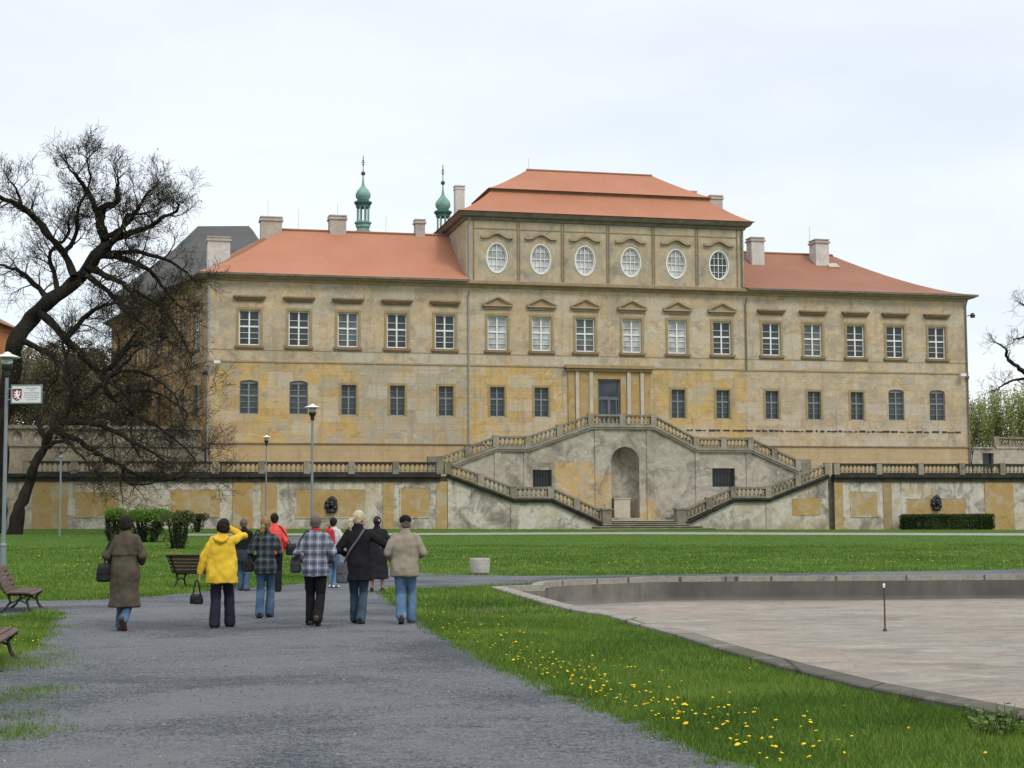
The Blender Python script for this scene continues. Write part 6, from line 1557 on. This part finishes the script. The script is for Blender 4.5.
    if g.get('under'):
        bm = new(); loft(bm, [(0, 0, .70 * k, .19 * k * w, .142 * k), (0, 0, .90 * k, .197 * k * w, .147 * k), (0, 0, 1.05 * k, .165 * k * w, .125 * k)], 24); remesh('sweatshirt', bm, .011, g['under'], body, 3, fold=.008)
    return t, J, q
M['eye'] = simple('dark_eye', (.06, .05, .045), .3, .5); M['lip'] = simple('lips', (.33, .11, .10), .5)
def wpt(t, v): return t.matrix_world.inverted() @ v
def bag(name, label, t, pos, size, mat, rz=0.0, strap=None, handle=None, cat='bag', rt=.012):
    """a soft bag; pos and strap points in the carrier's own axes"""
    T_ = Matrix.Translation(t.location) @ Matrix.Rotation(t.rotation_euler.z, 4, 'Z'); p = T_ @ Vector(pos)
    o = thing(name, label, cat, p, t.rotation_euler.z)
    L_ = Matrix.Rotation(rz, 4, 'Z'); bm = new(); a, b, c = size
    prof_ = [(0, 0, -c, a * .80, b * .8), (0, 0, -c * .8, a, b), (0, 0, 0, a * .98, b * .95), (0, 0, c * .7, a * .86, b * .6), (0, 0, c, a * .78, b * .3)]
    loft(bm, prof_, 20); bm.transform(L_)
    remesh('pouch', bm, .009, mat, o, 3, fold=.008, fscale=(14, 14, 9))
    bm = new(); box(bm, -a * .8, a * .8, -b * 1.08, -b * .99, -c * .05, c * .5); bm.transform(L_); obj('flap', bm, mat, o)
    if strap:
        bm = new(); tube(bm, smooth_poly([Vector(s) - Vector(pos) for s in strap], 5), rt, 6); obj('strap', bm, mat, o, smooth=True)
    if handle:
        bm = new()
        for y in (-b * .4, b * .4): tube(bm, smooth_poly([Vector((-a * .55, y, c * .8)), Vector((-a * .3, y, handle * .7)), Vector((0, 0, handle)), Vector((a * .3, y, handle * .7)), Vector((a * .55, y, c * .8))], 4), rt, 6)
        obj('handle', bm, mat, o, smooth=True)
    return o
jeans = denim('blue_denim', (.050, .092, .155), (.105, .165, .24)); jeansl = denim('light_blue_denim', (.085, .15, .245), (.16, .245, .35)); jeansd = denim('dark_blue_denim', (.038, .062, .095), (.07, .11, .15))
blackcl = fabric('black_cloth', (.012, .012, .014)); navy = fabric('navy_cloth', (.016, .018, .030)); blkleather = simple('black_leather', (.010, .010, .011), .6, .25, .3, 20)
brownsh = simple('brown_leather', (.065, .038, .026), .55, .4, .3, 20)
H_dark = hairmat('dark_brown_hair', (.007, .005, .004), (.028, .019, .015)); H_grey = hairmat('grey_brown_hair', (.055, .045, .038), (.16, .135, .115)); H_blond = hairmat('pale_blond_hair', (.28, .22, .13), (.58, .50, .36)); H_sand = hairmat('sandy_hair', (.12, .075, .035), (.30, .20, .10)); H_blk = hairmat('black_brown_hair', (.012, .008, .007), (.050, .032, .026))
GR = 'people walking towards the palace'
# 1 long brown coat
t1, J1, q1 = person(dict(label='person in a long olive brown coat and blue jeans, walking alone', group=GR, px=(124, 631), H=1.69, w=1.02, rz=-.06, LF=(-.075, .05, 0, 0), RF=(.055, -.20, .10, .85), LH=(-0.215, 0.16, 1, -0.55, -1, -0.25), RH=(0.215, 0.2, 1, 0.55, -1, -0.25), hair=('bob', H_dark), hoff=(.0, .0, 0), trousers=(jeans, .062, .072), shoe=brownsh, sole=brownsh, top=dict(name='coat', hem=.36, flare=.245, hipw=.222, mat=fabric('olive_brown_coat_cloth', (.070, .058, .043)), collar=.04, cape=True, cuff=.052, bulk=1.03)))
bag('shoulder_bag', 'round black shoulder bag hanging beside the long brown coat', t1, (-.285, -.02, .86), (.135, .085, .135), blkleather, .5, strap=[(-.30, .0, .97), (-.27, -.09, 1.15), (-.155, -.10, 1.40), (-.13, .0, 1.45), (-.16, .12, 1.34), (-.25, .08, 1.1), (-.27, .02, .97)])
# 2 yellow jacket
t2, J2, q2 = person(dict(label='person in a bright yellow hooded jacket raising one arm to the face', group=GR, px=(221, 628), H=1.63, w=1.04, rz=.05, LF=(-.09, -.10, 0, .1), RF=(.12, .14, 0, 0), LH=(-0.36, 0.0, 0.80, -0.6, -0.5, 0), RH=(0.105, 0.16, 1.545, 0.85, 0.3, -0.45), hair=('curly', H_dark), yaw=-.35, tilt=.12, hoff=(.03, 0, 0), trousers=(navy, .082, .090), shoe=blkleather, top=dict(name='jacket', hem=.70, flare=.262, hipw=.248, waist=.225, mat=fabric('yellow_jacket_cloth', (.56, .37, .035), .16), hood=True, collar=.04, bulk=1.10, fold=.024)))
p_ = J2[-1]['palm']; bag('handbag', 'small shiny black handbag dangling from the hand of the yellow jacket wearer', t2, (p_.x - .03, p_.y, p_.z - .30), (.105, .06, .075), blkleather, .2, handle=.29, rt=.009)
# 3 navy person behind
t3, J3, q3 = person(dict(label='person in dark top and jeans, partly hidden behind the yellow jacket', group=GR, px=(243, 591), H=1.63, w=1.0, rz=-.1, LF=(-.09, .10, 0, 0), RF=(.10, -.05, 0, 0), LH=(-0.2, 0.18, 1, -0.55, -1, -0.25), RH=(0.19, 0.22, 1.05, 0.55, -1, -0.25), hair=('short', H_grey), trousers=(jeans, .07, .078), shoe=brownsh, top=dict(name='vest', hem=.98, flare=.185, mat=blackcl, collar=.03, bulk=1.05, under=fabric('dark_blue_sweatshirt', (.035, .040, .055)))))
# 4 red jacket
t4, J4, q4 = person(dict(label='person in a coral red jacket and black trousers behind the dark plaid jacket', group=GR, px=(274, 592), H=1.75, w=1.04, rz=.05, LF=(-.10, .08, 0, 0), RF=(.09, -.03, 0, 0), LH=(-0.2, 0.2, 1.05, -0.55, -1, -0.25), RH=(0.215, 0.1, 0.95, 0.55, -1, -0.25), hair=('short', H_dark), trousers=(blackcl, .075, .085), shoe=blkleather, top=dict(name='jacket', hem=.82, flare=.215, mat=fabric('coral_red_jacket_cloth', (.62, .075, .065), .12), collar=.03, bulk=1.06)))
bag('camera_bag', 'black camera bag hanging on the side of the red jacket', t4, (.385, .02, .95), (.13, .09, .13), blkleather, .3, strap=[(.36, 0, 1.07), (.26, -.1, 1.3), (.12, -.04, 1.48), (.02, .1, 1.40)])
# 5 dark plaid jacket
t5, J5, q5 = person(dict(label='person in a dark green plaid jacket with a sandy ponytail and jeans', group=GR, px=(265, 618), H=1.66, w=.96, rz=.04, LF=(-.085, -.13, .012, .3), RF=(.07, .10, 0, 0), LH=(-0.215, 0.16, 0.98, -0.55, -1, -0.25), RH=(0.2, 0.2, 1.02, 0.55, -1, -0.25), hair=('tail', H_sand), nod=.1, trousers=(jeans, .068, .083), shoe=blkleather, top=dict(name='jacket', hem=.745, flare=.205, waist=.168, mat=plaid('dark_plaid_cloth', (.050, .066, .072), (.008, .010, .014), (.13, .15, .15), 8.5, 8.0), belt=True, collar=.03, bulk=1.02)))
bag('shoulder_bag', 'black leather bag under the elbow of the dark plaid jacket', t5, (-.275, .0, .88), (.09, .055, .115), blkleather, .3, strap=[(-.29, 0, .99), (-.25, -.07, 1.2), (-.14, -.04, 1.44), (-.10, .08, 1.40)])
# 6 light plaid jacket
t6, J6, q6 = person(dict(label='person with short grey hair in a pale blue plaid jacket and black trousers', group=GR, px=(315, 626), H=1.68, w=1.06, rz=.0, LF=(-.085, .12, 0, 0), RF=(.06, -.18, .05, .7), LH=(-0.215, 0.15, 1, -0.55, -1, -0.25), RH=(0.215, 0.12, 0.98, 0.55, -1, -0.25), hair=('short', H_grey), trousers=(blackcl, .075, .082), shoe=brownsh, sole=brownsh, top=dict(name='jacket', hem=.765, flare=.215, mat=plaid('pale_plaid_cloth', (.175, .19, .235), (.035, .038, .065), (.42, .42, .44), 8.0, 7.6), collar=.01, scarf=fabric('red_scarf_cloth', (.35, .03, .03)), bulk=1.05)))
bag('shoulder_bag', 'dark grey bag pressed against the sleeve of the pale plaid jacket', t6, (-.30, .0, .93), (.085, .055, .12), fabric('dark_grey_bag_cloth', (.035, .036, .045)), .3, strap=[(-.31, 0, 1.04), (-.26, -.07, 1.22), (-.14, -.03, 1.45), (-.10, .08, 1.40)])
# 7 backpack
t7, J7, q7 = person(dict(label='person in a pale grey hooded top and light jeans carrying a red backpack', group=GR, px=(333, 588), H=1.65, w=1.0, rz=-.35, LF=(-.09, .05, 0, 0), RF=(.09, -.06, 0, 0), LH=(-0.2, 0.18, 1, -0.55, -1, -0.25), RH=(0.215, 0.22, 1.02, 0.55, -1, -0.25), hair=('short', H_dark), trousers=(jeansl, .07, .078), shoe=M['white'], top=dict(name='hooded_top', hem=.84, flare=.20, mat=fabric('pale_grey_cloth', (.44, .44, .43), .10), hood=True, collar=.02, bulk=1.05)))
redbp = fabric('red_nylon', (.40, .025, .03), .12)
bag('backpack', 'small red backpack with dark trim worn on the pale hooded top', t7, (0, -.20, 1.20), (.145, .085, .19), redbp, 0, strap=[(-.10, .0, .20 + 1.0), (-.12, .08, 1.30), (-.11, .0, 1.455), (-.08, -.12, 1.38)], cat='backpack', rt=.02)
# 8 black coat, pale hair
t8, J8, q8 = person(dict(label='person with a pale blond ponytail in a black coat and jeans, arm reaching sideways', group=GR, px=(358, 624), H=1.745, w=1.03, rz=-.04, LF=(-.07, .16, 0, 0), RF=(.055, -.08, .012, .2), LH=(-0.215, 0.18, 1.05, -0.55, -1, -0.25), RH=(.36, .26, 1.18, .8, -.5, -.4), hair=('tail', H_blond), yaw=-.75, hoff=(.02, 0, 0), trousers=(jeansd, .068, .075), shoe=blkleather, top=dict(name='coat', hem=.66, flare=.225, hipw=.212, mat=blackcl, collar=.045, bulk=1.04)))
bag('shoulder_bag', 'flat grey cloth bag slung across the back of the black coat', t8, (-.225, -.09, .80), (.115, .05, .165), fabric('grey_bag_cloth', (.105, .108, .115)), -.25, strap=[(-.20, -.10, .95), (-.12, -.175, 1.12), (.02, -.165, 1.32), (.10, -.08, 1.46), (.10, .06, 1.44), (.0, .15, 1.3)], rt=.016)
# 9 long dark coat with bare calves
t9, J9, q9 = person(dict(label='person in a knee length black coat with bare calves and dark hair in a clip', group=GR, px=(377, 592), H=1.67, w=1.06, rz=.0, LF=(-.12, .02, 0, 0), RF=(.12, .05, 0, 0), LH=(-0.2, 0.2, 1.05, -0.55, -1, -0.25), RH=(0.215, 0.18, 1.05, 0.55, -1, -0.25), hair=('bun', H_blk), clip=True, shoe=blkleather, top=dict(name='coat', hem=.30, flare=.275, hipw=.235, mat=fabric('charcoal_black_cloth', (.017, .017, .019)), collar=.03, bulk=1.05)))
# 10 beige jacket and cap
t10, J10, q10 = person(dict(label='person in a beige jacket, black cap and light blue jeans beside the lawn', group=GR, px=(405, 624), H=1.665, w=1.07, rz=.0, LF=(-.045, -.20, .05, .6), RF=(.09, .12, 0, 0), LH=(-0.215, 0.16, 1.02, -0.55, -1, -0.25), RH=(0.215, 0.2, 1.06, 0.55, -1, -0.25), hair=('short', H_grey), cap=blackcl, yaw=.35, trousers=(jeansl, .080, .086), shoe=brownsh, sole=brownsh, top=dict(name='jacket', hem=.755, flare=.225, hipw=.222, waist=.205, mat=fabric('beige_jacket_cloth', (.235, .205, .16), .12), collar=.03, bulk=1.1, fold=.021)))
